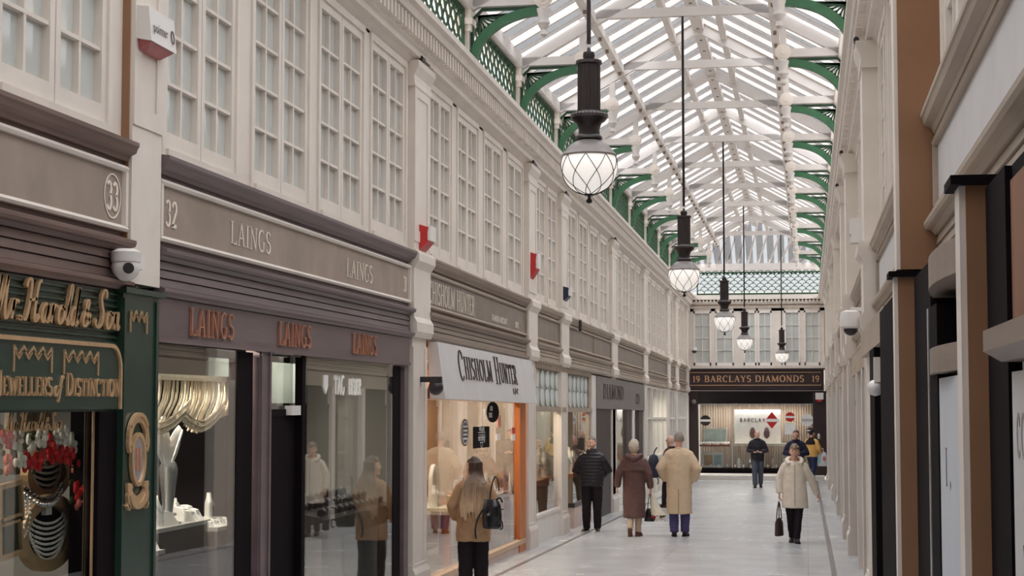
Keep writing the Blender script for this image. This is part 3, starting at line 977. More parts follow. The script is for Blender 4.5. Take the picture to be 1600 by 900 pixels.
letters(fL, 'painted_lettering', 'LAINGS', on_left(15.48, 3.02, .062), .17, PALELET, ws=1.42, gap=.07, dep=.004)
letters(fL, 'painted_number', '31', on_left(17.78, 3.03, .062), .16, PALELET, thick=.09, thin=.045, serif=False, ws=1.0, dep=.004)
fC = fascia('taupe fascia with tall pale serif letters over the white shop sign', PL, 'L', 18.86, 25.9, TAUPE, PANELG, GREIGE)
letters(fC, 'painted_lettering', 'CHISHOLM', on_left(19.02, 2.985, .062), .25, PALELET, ws=1.02, gap=.05, dep=.004, thick=.06)
letters(fC, 'painted_lettering', 'HUNTER', on_left(19.02 + width_of('CHISHOLM ', .25, 1.02, .05), 2.985, .062), .25, PALELET, ws=1.02, gap=.05, dep=.004, thick=.06)
letters(fC, 'painted_lettering', 'DIAMOND MERCHANT', on_left(23.0, 3.0, .062), .085, PALELET, ws=1.2, gap=.06, dep=.004, thick=.09, thin=.05)
letters(fC, 'painted_lettering', 'SINCE', on_left(24.9, 3.0, .062), .085, PALELET, ws=1.2, gap=.06, dep=.004, thick=.09, thin=.05)
FA = [(26.72, 29.48, 'short greige fascia over the shop with the leaf-patterned transom', ()), (30.37, 37.38, 'greige fascia in two panels beyond the leaf-patterned transom', (34.3,)), (38.42, 44.88, 'plain greige fascia above the dark grey shop sign', ()),
      (45.92, 52.68, 'greige fascia above the white mullioned windows', ()), (53.72, 55.98, 'narrow greige fascia on the left, next to last before the end wall', ()), (57.22, 61.2, 'last greige fascia on the left, beside the end shop', ())]
for a, b, l_, sp in FA:
    fascia(l_, PL, 'L', a, b, GREIGE, PANELG, GREIGE, splits=sp)
fR1 = fascia('large white-panelled fascia with weathered greige mouldings at upper right', PR, 'R', 2.0, 9.90, GREIGE, PANELW, GREIGE)
FB = [(10.42, 17.85, 'greige fascia with a pale end panel beyond the tall brown-shaded pilaster', (12.0,)), (18.65, 25.65, 'greige fascia on the right behind the white dome camera', ()), (26.55, 29.35, 'short greige fascia far along the right wall', ()),
      (30.25, 37.35, 'distant greige fascia on the right, sixth lamp-post bay', ()), (38.45, 44.85, 'distant greige fascia on the right before the narrow bays', ()), (45.95, 52.65, 'far greige fascia near the right end of the hall', ()), (53.75, 61, 'last greige fascia on the right near the end shop', ())]
FB[3] = (30.25, 37.35, 'distant greige fascia on the right above dark shop doors', ())
for a, b, l_, sp in FB: fascia(l_, PR, 'R', a, b, GREIGE, PANELW if a < 12 else PANELG, GREIGE, splits=sp)

# shop interiors: floor, end partitions and warm display lights
def partition(P, y, m=WHITEP):
    q = MB(); q.fb(P, -1.7, -.02, y, y + .08, -1.2, 3.45); return struct('wall_partition', q, m)
for yy in (4.6, 10.35, 18.4, 26.2, 30.0, 37.8, 45.4, 53.2, 61.6): partition(PL, yy)
for yy in (2.0, 5.95, 9.75, 18.2, 26.0, 29.8, 37.8, 45.4, 53.2, 61.6): partition(PR, yy)
def back(P, y0, y1, m, d=-1.35):
    q = MB(); q.fb(P, d - .04, d, y0 + .06, y1 - .04, -1.2, 3.4); q.fb(P, d, -.03, y0 + .06, y1 - .04, 2.50, 2.56); return struct('wall_shop_back', q, m)
WARMB = mat('shop_back_warm', (178, 140, 104), .6, .3, .15, 2)
DARKB = mat('shop_back_dark', (46, 37, 39), .6, .3, .2, 1.5)
PALEB = mat('shop_back_pale', (188, 180, 168), .6, .3, .12, 1.5)
back(PL, 4.68, 10.35, DARKB); back(PL, 10.43, 18.4, DARKB); back(PL, 18.48, 26.2, WARMB); back(PL, 26.28, 30.0, WARMB); back(PL, 30.08, 37.8, WARMB); back(PL, 37.88, 45.4, PALEB); back(PL, 45.48, 61.6, PALEB)
back(PR, 2.08, 9.75, DARKB); back(PR, 9.83, 18.2, DARKB); back(PR, 18.28, 29.8, DARKB); back(PR, 29.88, 61.6, DARKB)
def case_light(label, x, y, z, L, wdt, pw, col=(1, .88, .74)):
    r = thing('display_light', label, 'light', (x, y, z))
    q = MB(); q.box(-wdt / 2, wdt / 2, -L / 2, L / 2, 0, .03); obj('housing', q, WPLAST, r)
    l = bpy.data.lights.new('display_light', 'AREA'); l.shape = 'RECTANGLE'; l.size = wdt; l.size_y = L; l.energy = pw * 1.7; l.color = col
    o = bpy.data.objects.new('tube', l); C.objects.link(o); o.parent = r; o.location = (0, 0, -.02)
    return r

# ------------------------------------------------------------------ shop with the green script sign (number 33)
sh = thing('shopfront', 'bottle green and black jeweller shopfront at far left', 'shopfront')
q = MB()
q.fb(PL, .02, .06, 4.95, 10.07, 1.80, 2.545)
z = 1.82
while z < 2.54:
    q.prof(PL, [(.05, z), (.075, z + .006), (.075, z + .02), (.05, z + .028)], [4.95, 10.07]); z += .038
obj('ribbed_header', q, DGREEN, sh)
q = MB()
q.fb(PL, .0, .11, 10.07, 10.66, fz(10) - .02, 2.55); q.fb(PL, .11, .122, 10.07, 10.10, fz(10), 2.5); q.fb(PL, .11, .122, 10.60, 10.64, fz(10), 2.5); q.fb(PL, .0, .14, 10.05, 10.72, 2.53, 2.565)
obj('green_pilaster', q, DGREEN, sh)
q = MB(); q.fb(PL, -.1, .08, 9.80, 10.07, fz(9), 1.8); q.fb(PL, -.1, .05, 4.95, 5.1, fz(9), 1.8); q.fb(PL, -.1, .05, 4.95, 9.76, fz(9), .45); obj('black_frame', q, BLACK, sh)
q = MB(); q.fb(PL, .05, .056, 9.765, 9.795, fz(9), 1.8); obj('brass_edge', q, GOLD, sh)
q = MB(); q.fb(PL, .03, .036, 5.1, 9.765, .45, 1.8); obj('pane', q, GLASS, sh)
sg = thing('raised_sign', 'gold script shop name on the green ribbed boards, top left', 'sign')
q = MB()
_w1 = script(None, 'Mr.', None, 1, measure=True); _w2 = script(None, 'Harold & Son', None, 1, measure=True)
_h = 1.33 / _w2
pl = lambda u, v, w: on_left(8.72 - _w1 * _h, 2.30, .08)(u, v * 1.0, w)
script(q, 'Mr.Harold & Son', pl, _h, wt=.06, slant=.22, dep=.02); obj('gilt_script', q, GOLD, sg)
bd = thing('hanging_board', 'green board with rounded gold-edged corners and zigzag necklace marks', 'sign')
def rrect(y0, y1, z0, z1, r):
    p = [(y0, z0), (y1, z0)]
    p += [(y1 - r + r * math.cos(t), z1 - r + r * math.sin(t)) for t in [PI / 2 * k / 8 for k in range(9)]]
    p += [(y0 + r - r * math.sin(t), z1 - r + r * math.cos(t)) for t in [PI / 2 * k / 8 for k in range(9)]]
    return p
pl0 = lambda u, v, w: (WL + .08 + w, u, v)
q = MB(); q.poly(rrect(7.55, 9.86, 1.815, 2.19, .14), pl0, .10); obj('board', q, DGREEN, bd)
q = MB(); p = rrect(7.55, 9.86, 1.815, 2.19, .14); q.ribbon(p[1:-1], .012, lambda u, v, w: pl0(u, v, w + .03), .085); obj('gold_edge', q, GOLD, bd)
def crown(mb, place, w_, h, n=3):                     # zigzag necklace motif between two hanging drops
    mb.ribbon([(0, 0), (0, h)], .006, place, .008)
    mb.ribbon([(w_, 0), (w_, h)], .006, place, .008)
    p = [(w_ * k / (2 * n), h if k % 2 == 0 else h * .62) for k in range(2 * n + 1)]
    mb.ribbon(p, .007, place, .008)
    for k in range(n):
        mb.ribbon([(w_ * (2 * k + .4) / (2 * n), h * .8), (w_ * (2 * k + 1) / (2 * n), h * .55), (w_ * (2 * k + 1.6) / (2 * n), h * .8)], .01, place, .008)
q = MB(); crown(q, on_left(8.44, 2.015, .18), .46, .135, 4); crown(q, on_left(9.06, 2.01, .18), .47, .135, 4); obj('necklace_mark', q, GOLD, bd)
q = MB()
pl = on_left(8.25, 1.89, .18)
u = lettering(q, 'J', pl, .13, ws=.95, gap=.05, dep=.012)
u += lettering(q, 'EWELLERS', shift(pl, u, 0), .10, ws=1.04, gap=.06, dep=.012, thick=.09, thin=.04) + .02
u += script(q, 'of', shift(pl, u, 0), .12, wt=.06, dep=.012) + .06
u += lettering(q, 'D', shift(pl, u, 0), .13, ws=.95, gap=.05, dep=.012)
lettering(q, 'ISTINCTION', shift(pl, u, 0), .10, ws=1.04, gap=.06, dep=.012, thick=.09, thin=.04)
obj('gilt_lettering', q, GOLD, bd)
q = MB(); crown(q, on_left(10.17, 2.29, .115), .27, .135, 3); tag(obj('necklace_emblem', q, GOLD), 'gold zigzag emblem at the top of the green pilaster', 'emblem')
cr_ = thing('crest_plaque', 'gilt oval crest with scrolls on the green pilaster', 'plaque')
CY, CZ = 10.30, 1.50
PCR = on_left(CY, CZ, .115)
q = MB(); q.poly([(.10 * math.cos(2 * PI * k / 28), .15 * math.sin(2 * PI * k / 28)) for k in range(28)], PCR, .015); obj('oval', q, SILVER, cr_)
q = MB(); q.ribbon([(.105 * math.cos(2 * PI * k / 28), .155 * math.sin(2 * PI * k / 28)) for k in range(28)], .013, PCR, .025, closed=True)
for s in (-1, 1):
    pass
q.ribbon(arc(0, .13, .14, .13, 200, -20, 16), .028, PCR, .02); q.ribbon(arc(0, .13, .155, .15, 150, 30, 12), .012, PCR, .028)
q.ribbon(arc(0, -.16, .14, .10, 170, 370, 16), .032, PCR, .02); q.ribbon(arc(0, -.19, .13, .10, 190, 350, 12), .02, PCR, .026)
for s in (-1, 1):
    q.ribbon(crom([(s * .10, -.16), (s * .16, -.22), (s * .13, -.30), (s * .17, -.27)], 4), .014, PCR, .022); q.ribbon(crom([(s * .13, .05), (s * .16, .10), (s * .12, .2)], 4), .014, PCR, .022)
obj('gilt_scrolls', q, GOLD, cr_)
q = MB(); q.ribbon([(-.025, -.07), (-.025, .07)], .014, lambda u, v, w: PCR(u, v, w + .015), .006); q.ribbon([(.025, -.07), (.025, .07)], .014, lambda u, v, w: PCR(u, v, w + .015), .006); obj('figures', q, COPPER, cr_)
# goods in that window
q = MB(); script(q, 'Mr.Harold&Son', on_left(8.66, 1.70, .038), .10, wt=.075, slant=.2, dep=.002); tag(obj('window_lettering', q, GOLD), 'small gold script on the window glass below the green board', 'lettering')
PEARL = mat('pearl', (232, 226, 220), .25, .5, .05, 30)
def garland(mb, pts, r, step):
    q = crom(pts, 8); last = None
    for p in q:
        if last is None or (Vector(p) - Vector(last)).length > step: mb.ball(p, r, 6); last = p
def necklace_frame(label, cy, cz, ry, rz3, n, dx=.2):
    r = thing('oval_display_frame', label, 'display', behind(cy, cz, dx))
    q = MB(); q.ribbon([(ry * math.cos(2 * PI * k / 36), rz3 * math.sin(2 * PI * k / 36)) for k in range(36)], .035, lambda u, v, w: (w, u, v), .05, closed=True); obj('oval_frame', q, GOLD, r)
    q = MB(); q.poly([(ry * math.cos(2 * PI * k / 36), rz3 * math.sin(2 * PI * k / 36)) for k in range(36)], lambda u, v, w: (w - .005, u, v), .005); obj('velvet_back', q, BLKMATTE, r)
    for k in range(n):
        t = k / max(1, n - 1)
        wv = ry * (.25 + .55 * math.sin(PI * (.25 + .55 * t)))
        z0 = rz3 * (.66 - .80 * t); dp = rz3 * (.34 + .28 * t)
        q = MB(); garland(q, [(.02, -wv, z0), (.03, -wv * .85, z0 - dp * .6), (.035, -wv * .4, z0 - dp), (.035, 0, z0 - dp * 1.1), (.035, wv * .4, z0 - dp), (.03, wv * .85, z0 - dp * .6), (.02, wv, z0)], .0085, .015)
        obj('necklace', q, PEARL, r)
    q = MB(); q.box(.0, .03, -.04, .04, rz3 * .55, rz3 * .8); obj('pad', q, WHITE, r)
    return r
necklace_frame('lower oval gilt frame hung with rows of silver chains, bottom left window', 9.13, 1.13, .34, .19, 8, .24)
necklace_frame('upper oval frame of pearl chains behind the flower garland', 9.10, 1.46, .27, .13, 5, .34)
q = MB(); q.box(-.5, -.46, 9.75, 10.28, 1.42, 1.80); tag(obj('speckled_panel', q, mat('speckled_cream', (216, 200, 172), .7, .2, .25, 40), loc=(WL, 0, 0)), 'speckled cream panel behind the flowers in the left window', 'panel')
FLR = mat('red_petal', (206, 38, 44), .5, .3, .15, 20); FLP = mat('coral_petal', (226, 120, 104), .5, .3, .15, 20); FLW = mat('white_petal', (238, 234, 226), .5, .3, .05, 20); LEAF = mat('flower_leaf', (78, 92, 50), .6, .3, .2, 20)
FL = [(8.48, 1.52, 'r'), (8.62, 1.36, 'w'), (8.74, 1.47, 'w'), (8.86, 1.50, 'w'), (8.95, 1.46, 'r'), (9.03, 1.47, 'w'), (9.12, 1.52, 'w'), (9.22, 1.45, 'w'), (8.7, 1.34, 'r'), (8.82, 1.33, 'r'), (8.99, 1.38, 'r'), (9.1, 1.37, 'r'), (9.2, 1.35, 'r'), (9.3, 1.37, 'r'), (9.4, 1.34, 'r'),
      (9.36, 1.30, 'r'), (9.3, 1.25, 'p'), (9.4, 1.21, 'r'), (9.33, 1.15, 'p'), (9.47, 1.13, 'r'), (9.38, 1.09, 'r'), (9.32, 1.08, 'r'), (9.42, 1.45, 'w'), (9.47, 1.36, 'w'), (9.34, .99, 'p'), (9.44, .86, 'p'), (9.40, .83, 'p'), (8.5, 1.33, 'p'), (8.58, 1.49, 'w')]
for k, (fy, fzz, c) in enumerate(FL):
    nm = {'r': 'red', 'w': 'white', 'p': 'coral'}[c]
    r = thing('garland_flower', nm + ' artificial bloom in the flower garland of the left jeweller window', 'flower', behind(8.65 + (fy - 8.48) * 1.09, 1.16 + (fzz - .83) * .74, .09 + .07 * random.random()), 0, nm + ' blooms of the window garland')
    q = MB()
    for j in range(7):
        a = 2 * PI * j / 7 + k
        rr = .032 + .012 * (j % 2)
        q.ball((.012 * (j % 3), rr * math.cos(a), rr * math.sin(a)), (.014, .026, .026), 6)
    q.ball((.03, 0, 0), .02, 6)
    obj('petals', q, {'r': FLR, 'w': FLW, 'p': FLP}[c], r, True)
    q = MB()
    for j in range(3):
        a = 2 * PI * j / 3 + k * 1.7
        q.ball((-.02, .06 * math.cos(a), .06 * math.sin(a)), (.006, .03, .018), 6)
    obj('leaves', q, LEAF, r, True)
for k, (cy, cz, lb) in enumerate([(8.60, 1.31, 'upper gilt picture frame at the left edge of the window'), (8.60, 1.13, 'lower gilt picture frame at the left edge of the window')]):
    r = thing('framed_picture', lb, 'picture', behind(cy + .1, cz, .12), 0)
    q = MB(); q.ribbon([(-.14, -.10), (.12, -.08), (.09, .12), (-.16, .1)], .018, lambda u, v, w: (w, u, v), .03, closed=True); obj('gilt_frame', q, GOLD, r)
    q = MB(); q.poly([(-.13, -.09), (.11, -.07), (.08, .11), (-.15, .09)], lambda u, v, w: (w, u, v), .01); obj('picture', q, DGREEN, r)
r = thing('bead_string', 'white bead loops hanging left of the oval gilt frame', 'necklace', behind(8.76, 1.27, .2))
for k in range(3):
    q = MB(); garland(q, [(0, -.06 + k * .06, .14), (.01, -.05 + k * .06, -.05 - .04 * k), (.01, .02 + k * .06, -.12), (.01, .08 + k * .05, -.02), (0, .07 + k * .06, .06)], .010, .018); obj('loop', q, PEARL, r)
r = thing('bead_string', 'dark and silver beaded choker above the oval gilt frame', 'necklace', behind(9.12, 1.36, .2))
for k in range(2):
    q = MB(); garland(q, [(0, -.25, .03 - k * .035), (.02, -.12, -.03 - k * .035), (.03, 0, -.045 - k * .035), (.02, .12, -.03 - k * .035), (0, .25, .03 - k * .035)], .013, .022); obj('strand', q, SILVER if k else DKPLAST, r)
case_light('strip light hidden behind the green header of the left jeweller', WL - .45, 7.8, 1.98, 3.0, .1, 9)

# ------------------------------------------------------------------ mauve shopfront with three copper signs (number 32)
sh = thing('shopfront', 'mauve-grey shopfront with two tall windows and a black doorway', 'shopfront')
zf = fz(14) - .05
q = MB()
q.fb(PL, .0, .07, 10.74, 18.05, 2.26, 2.545); q.fb(PL, .07, .085, 10.74, 18.05, 2.25, 2.285)
obj('header', q, PURPLE, sh)
q = MB()
q.fb(PL, -.05, .06, 12.93, 13.22, zf, 2.26); q.fb(PL, .06, .075, 12.95, 12.99, zf, 2.26); q.fb(PL, .06, .075, 13.16, 13.2, zf, 2.26)
obj('post', q, PURPLE, sh)
q = MB(); q.fb(PL, -.05, .06, 17.86, 18.05, zf - .1, 2.26); obj('post', q, PURPLE, sh)
for a, b in ((12.48, 12.86), (14.2, 14.3), (17.48, 17.80), (10.74, 10.80)):
    q = MB(); q.fb(PL, -.035, .03, a, b, zf - .05, 2.24); obj('black_jamb', q, BLACK, sh)
q = MB()
q.fb(PL, -.06, .05, 10.74, 12.9, zf, fz(11) + .1); q.fb(PL, -.06, .05, 14.2, 17.9, zf - .1, fz(17) + .1)
obj('black_skirting', q, BLACK, sh)
q = MB(); q.fb(PL, .02, .026, 10.8, 12.48, fz(11) + .1, 2.26); obj('pane', q, GLASS, sh)
q = MB(); q.fb(PL, .02, .026, 14.3, 17.48, fz(17) + .1, 2.26); obj('pane', q, GLASS, sh)
q = MB(); q.fb(PL, -.06, -.054, 13.22, 14.2, 1.80, 2.26); obj('transom_pane', q, GLASS, sh)
q = MB(); q.fb(PL, -.07, -.03, 13.22, 14.2, zf, 1.74); q.fb(PL, -.08, -.02, 13.22, 14.2, 1.74, 1.80); dr = obj('door', q, BLACK, sh)
q = MB(); q.fb(PL, -.03, .03, 13.9, 14.16, 1.75, 1.83); obj('door_closer', q, WPLAST, dr)
q = MB(); q.tube([PL(.03, 13.28, .95), PL(.03, 13.28, 1.45)], .012, 8); obj('pull_handle', q, SILVER, dr)
for k, (yy, lb) in enumerate([(11.32, 'copper raised shop name over the left window of the mauve shopfront'), (13.35, 'copper raised shop name over the black doorway'), (15.65, 'copper raised shop name over the right window of the mauve shopfront')]):
    s_ = thing('raised_lettering', lb, 'sign', (0, 0, 0), 0)
    letters(s_, 'copper_letters', 'LAINGS', on_left(yy, 2.315, .072), .19, COPPER, ws=1.12, gap=.12, dep=.018, thick=.045, thin=.024)
# string curtain swags inside the left window
r = thing('string_curtain', 'cream string curtain looped in two swags inside the left mauve window', 'curtain')
for s_, (ya, yb) in enumerate([(10.9, 11.95), (11.75, 12.7)]):
    q = MB()
    for k in range(46):
        t = k / 45
        y0 = ya + .18 + (yb - ya - .1) * t
        y1 = ya - .12 + (yb - ya) * t * .92
        low = 1.64 + .34 * abs(t - .40) ** 1.6 + random.uniform(-.01, .01)
        xx = WL - .07 - .05 * random.random()
        q.tube(crom([(xx, y0, 2.02), (xx, y0 - .03, 1.88), (xx, y0 * .4 + y1 * .6, 1.76), (xx, y1, low)], 3), .006, 4)
    for k in range(7):
        rad = .008
        pts = [(WL - .07 - .01 * (k % 3), ya - .12 + (yb - ya) * .92 * t, 1.645 + .012 * k + .34 * abs(t - .40) ** 1.6) for t in [j / 10 for j in range(11)]]
        q.tube(pts, rad, 5)
    obj('swag', q, CORD, r, True)
q = MB(); q.fb(PL, -.13, -.06, 10.8, 12.75, 2.01, 2.05); obj('curtain_rail', q, CORD, r)
# white feather heart, plinths and busts
r = thing('feather_display', 'white feathered fan ornament standing in the left mauve window', 'ornament', (WL - .27, 11.85, 1.38))
FEA = mat('white_feather', (240, 240, 242), .8, .2, .08, 30)
for s_, (dy, tilt) in enumerate([(-.06, -.75), (.06, .80), (-.05, -.3)]):
    q = MB()
    for k in range(26):
        t = k / 25
        c = Vector((0, dy * .2 + math.sin(tilt) * (t * .34), .02 + math.cos(tilt) * t * .34))
        wv = .06 * math.sin(PI * min(1, t * .75 + .2)) + .012
        for s2 in (-1, 1):
            d = Vector((.01 * s2, s2 * wv * math.cos(tilt), -s2 * wv * math.sin(tilt) + .035))
            q.tube([c, c + d * .6, c + d], [.012, .014, .004], 5)
    q.tube([(0, dy * .2, 0), (0, dy * .2 + math.sin(tilt) * .34, .02 + math.cos(tilt) * .34)], .02, 6)
    obj('feather', q, FEA, r, True)
q = MB(); q.lathe([(.10, -.395), (.10, -.38), (.03, -.36), (.07, .0), (.05, .05)], 12, (0, 0.02, 0)); obj('stand', q, SILVER, r, True)
PLY = mat('plinth_grey', (108, 96, 94), .5, .3, .08, 3)
def plinth(label, y0, y1, z0, z1, d0=-.75, d1=-.12, m=PLY):
    r = thing('display_plinth', label, 'plinth', (WL + (d0 + d1) / 2, (y0 + y1) / 2, z0))
    a, b, h = (d1 - d0) / 2, (y1 - y0) / 2, z1 - z0
    q = MB(); q.box(-a, a, -b, b, 0, h - .03); obj('body', q, m, r)
    q = MB(); q.box(-a, a + .005, -b, b, h - .03, h); obj('top', q, mat('plinth_top', (190, 184, 180), .4, .4, .04), r)
    return r
def bust(label, x, y, z, h, m=WHITE, group=None, cat='jewellery stand'):
    r = thing('jewellery_bust', label, cat, (x, y, z), random.uniform(-.5, .5), group)
    q = MB(); q.rings([(0, 0, 0, h * .28, h * .2), (0, 0, h * .08, h * .24, h * .16), (-.0, 0, h * .35, h * .30, h * .16), (-.02 * h, 0, h * .62, h * .34, h * .15), (-.05 * h, 0, h * .75, h * .2, h * .11), (-.06 * h, 0, h * .95, h * .10, h * .09), (-.06 * h, 0, h, h * .09, h * .08)], 12)
    for v in range(len(q.v)): p = q.v[v]; q.v[v] = (p[1], p[0], p[2])
    obj('bust', q, m, r, True)
    q = MB(); garland(q, [(h * .1, -h * .16, h * .75), (h * .2, -h * .08, h * .55), (h * .22, 0, h * .48), (h * .2, h * .08, h * .55), (h * .1, h * .16, h * .75)], h * .035, h * .06); obj('necklace', q, SILVER, r)
    return r
def ring_block(label, x, y, z, h, group, m=WHITE):
    r = thing('ring_stand', label, 'jewellery stand', (x, y, z), random.uniform(-.4, .4), group)
    q = MB(); q.hexa([(-h * .5, -h * .4, 0), (h * .6, -h * .4, 0), (h * .6, h * .4, 0), (-h * .5, h * .4, 0), (-h * .5, -h * .4, h), (0, -h * .4, h * .9), (0, h * .4, h * .9), (-h * .5, h * .4, h)]); obj('wedge', q, m, r)
    q = MB(); q.lathe([(h * .14, -.1 * h), (h * .18, 0), (h * .14, .1 * h)], 10, (h * .2, 0, h * .75)); obj('ring', q, SILVER, r, True)
    return r
zA = .985
plinth('long upper display plinth in the left mauve window', 11.3, 12.75, zA - .75, zA, -.52, -.16)
plinth('low grey display plinth at the near end of the left mauve window', 10.95, 11.27, .1, .86, -.3, -.06)
plinth('short display plinth under the vertical cream post reflection', 12.36, 12.85, .1, .93, -.20, -.07)
for k in range(16):
    y = 11.42 + k * .078; x = WL - .22 - .22 * ((k * 7) % 5) / 5
    if abs(y - 12.0) < .13 and abs(x - WL + .27) < .13: x = WL - .46
    if k % 3 == 0: bust('white jewellery bust among others on the long upper plinth', x, y, zA, .16 + .03 * (k % 2), group='white busts on the long upper plinth')
    else: ring_block('small white ring stand on the long upper plinth', x, y, zA, .06 + .02 * (k % 3), 'ring stands on the long upper plinth')
for k in range(7): ring_block('small white ring stand on the low near plinth', WL - .12 - .12 * (k % 2), 10.99 + k * .042, .86, .05 + .015 * (k % 2), 'ring stands on the low near plinth')
for k in range(7): ring_block('small white ring stand on the short plinth', WL - .135, 12.40 + k * .066, .93, .045 + .01 * (k % 2), 'ring stands on the short plinth')
case_light('strip light above the left mauve window display', WL - .35, 11.9, 2.42, 1.4, .1, 26)
case_light('strip light above the right mauve window display', WL - .55, 15.9, 2.42, 2.4, .1, 10)
# right window: watch counter with rolls
q_ = thing('watch_counter', 'dark sloping display counter of watches in the right mauve window', 'counter', (WL - .4, 16.75, .12))
q = MB(); q.hexa([(-.35, -1.3, .55), (.3, -1.3, .48), (.3, 1.3, .48), (-.35, 1.3, .55), (-.35, -1.3, .80), (.3, -1.3, .66), (.3, 1.3, .66), (-.35, 1.3, .80)]); obj('sloping_top', q, mat('counter_grey', (92, 84, 84), .3, .5, .05), q_)
q = MB(); q.box(-.1, .1, -.06, .06, -.3, .55); q.box(-.25, .25, .8, .86, -.3, .55); obj('pedestal', q, SILVER, q_)
for k in range(36):
    row, col = k // 12, k % 12
    y = 15.55 + col * .2 + (row % 2) * .08
    x = WL - .18 - row * .2
    zz = .12 + .66 + (.3 - (x - (WL - .4))) / .65 * .14 + .002
    r = thing('watch', 'steel watch on a dark roll in the rows of the right mauve window', 'watch', (x, y, zz), 0, 'watches on the sloping counter')
    q = MB(); q.tube([(0, -.028, .036), (0, .028, .036)], .034, 10); obj('roll', q, DKPLAST, r, True)
    q = MB(); q.tube([(.02, 0, .066), (.028, 0, .076)], .024, 12); obj('dial', q, SILVER, r)
s_ = thing('window_lettering', 'white shield and brand lettering high in the right mauve window', 'lettering')
q = MB(); pl = on_left(14.85, 1.93, .028)
q.poly([(0, .17), (.14, .17), (.14, .07), (.07, 0), (0, .07)], pl, .006)
obj('white_shield', q, WHITE, s_); q = MB()
lettering(q, 'TAG', shift(pl, .35, 0), .17, serif=False, thick=.07, thin=.06, ws=1.0, dep=.006)
obj('white_letters', q, WHITE, s_); q = MB()
lettering(q, 'HEUER', shift(pl, .86, .0), .15, serif=False, thick=.07, thin=.06, ws=.85, dep=.006)
obj('white_letters', q, WHITE, s_)
q = MB(); q.fb(PL, -.06, -.03, 14.4, 17.4, 1.90, 2.2); 
for k, (y0, y1) in enumerate([(14.4, 17.4)]):
    q = MB(); q.fb(PL, -.9, -.88, y0, y1, 1.85, 2.25); tag(obj('light_panel', q, mat('pale_green_panel', (178, 190, 186), .5, .3, .05)), 'pale grey-green header panel inside the right mauve window', 'panel')
q = MB(); q.fb(PL, -1.0, -.95, 17.6, 17.67, fz(16), 2.4); tag(obj('black_pole', q, BLACK), 'slim black upright inside the right mauve window', 'pole')

# ------------------------------------------------------------------ white sign and orange oak window
sh = thing('shopfront', 'orange oak framed shop window below the white tilted sign', 'shopfront')
z0 = fz(19) + .16
q = MB()
q.fb(PL, -.03, .06, 18.88, 25.85, 1.90, 2.02); q.fb(PL, -.03, .07, 25.3, 25.85, z0 - .3, 1.92); q.fb(PL, -.03, .05, 18.86, 19.02, z0 - .3, 1.92)
obj('oak_frame', q, ORANGE, sh)
q = MB(); q.prof(PL, [(-.03, z0 - .09), (.07, z0 - .09), (.08, z0 - .02), (.03, z0), (-.03, z0)], [18.86, 25.85]); obj('oak_sill', q, mat('pale_oak', (202, 170, 138), .45, .4, .1, 6), sh)
q = MB(); q.fb(PL, -.03, .05, 18.86, 25.9, -.75, z0 - .09); obj('stall_riser', q, PINKSTONE, sh)
q = MB(); q.fb(PL, .02, .026, 19.02, 22.28, z0, 1.92); obj('pane', q, GLASS, sh)
q = MB(); q.fb(PL, .02, .026, 22.29, 25.3, z0, 1.92); obj('pane', q, GLASS, sh)
sg = thing('shop_sign', 'plain white tilted signboard with dark thin serif lettering', 'sign')
q = MB()
A = [PL(.085, 19.0, 1.90), PL(.26, 19.0, 1.90), PL(.26, 25.75, 1.90), PL(.085, 25.75, 1.90), PL(.06, 19.0, 2.54), PL(.17, 19.0, 2.54), PL(.17, 25.75, 2.54), PL(.06, 25.75, 2.54)]
q.hexa(A); obj('signboard', q, PANELW, sg)
def on_sign(y0, z0): return lambda u, v, w: (WL + .26 - .09 * (z0 + v - 1.90) / .66 + w, y0 + u, z0 + v + dz(y0 + u))
q = MB(); pl = on_sign(20.0, 2.13)
kw = dict(ws=1.28, gap=.09, dep=.012, thick=.045, thin=.018)
u = lettering(q, 'C', pl, .36, **kw)
u += lettering(q, 'HISHOLM', shift(pl, u, .02), .27, **kw) + .2
u += lettering(q, 'H', shift(pl, u, 0), .36, **kw)
lettering(q, 'UNTER', shift(pl, u, .02), .27, **kw)
obj('dark_lettering', q, DARKLET, sg)
q = MB(); q.ribbon([(3.7, -.12), (3.7, -.04)], .012, pl, .01); q.ribbon([(3.8, -.12), (3.88, -.04), (3.9, -.1)], .012, pl, .01); q.ribbon([(4.0, -.12), (4.0, -.05), (4.1, -.05)], .012, pl, .01); obj('small_mark', q, DARKLET, sg)
pst = thing('window_poster', 'black notice reading We are recruiting in the oak framed window', 'poster')
q = MB(); q.fb(PL, .027, .032, 21.85, 23.0, 1.29, 1.57); obj('card', q, BLACK, pst)
plain_text('white_text', 'We are\nrecruiting!', on_left(22.42, 1.505, .033), .12, WHITE, pst, .002, .002, 'CENTER')
q = MB(); q.ribbon([(-.1, .0), (0, -.09), (.1, 0)], .008, on_left(22.42, 1.36, .033), .002, closed=True)
for k in range(3): q.ribbon([(-.25 + .05 * k, .1 - k * .03 + .03), (.25 - .05 * k, .1 - k * .03 + .03)], .004, on_left(22.42, 1.36, .033), .002)
obj('small_print', q, WHITE, pst)
r = thing('round_sticker', 'dark round wreath sign with white lettering on the oak framed window', 'sign')
q = MB(); q.poly([(.46 * math.cos(2 * PI * k / 28), .14 * math.sin(2 * PI * k / 28)) for k in range(28)], on_left(23.25, 1.76, .03), .006); obj('disc', q, BLACK, r)
q = MB(); lettering(q, 'OUR', on_left(23.0, 1.78, .037), .06, serif=False, thick=.08, thin=.08, ws=1.5, dep=.003); lettering(q, 'SERIES', on_left(22.92, 1.69, .037), .06, serif=False, thick=.08, thin=.08, ws=1.2, dep=.003); obj('disc_lettering', q, WHITE, r)
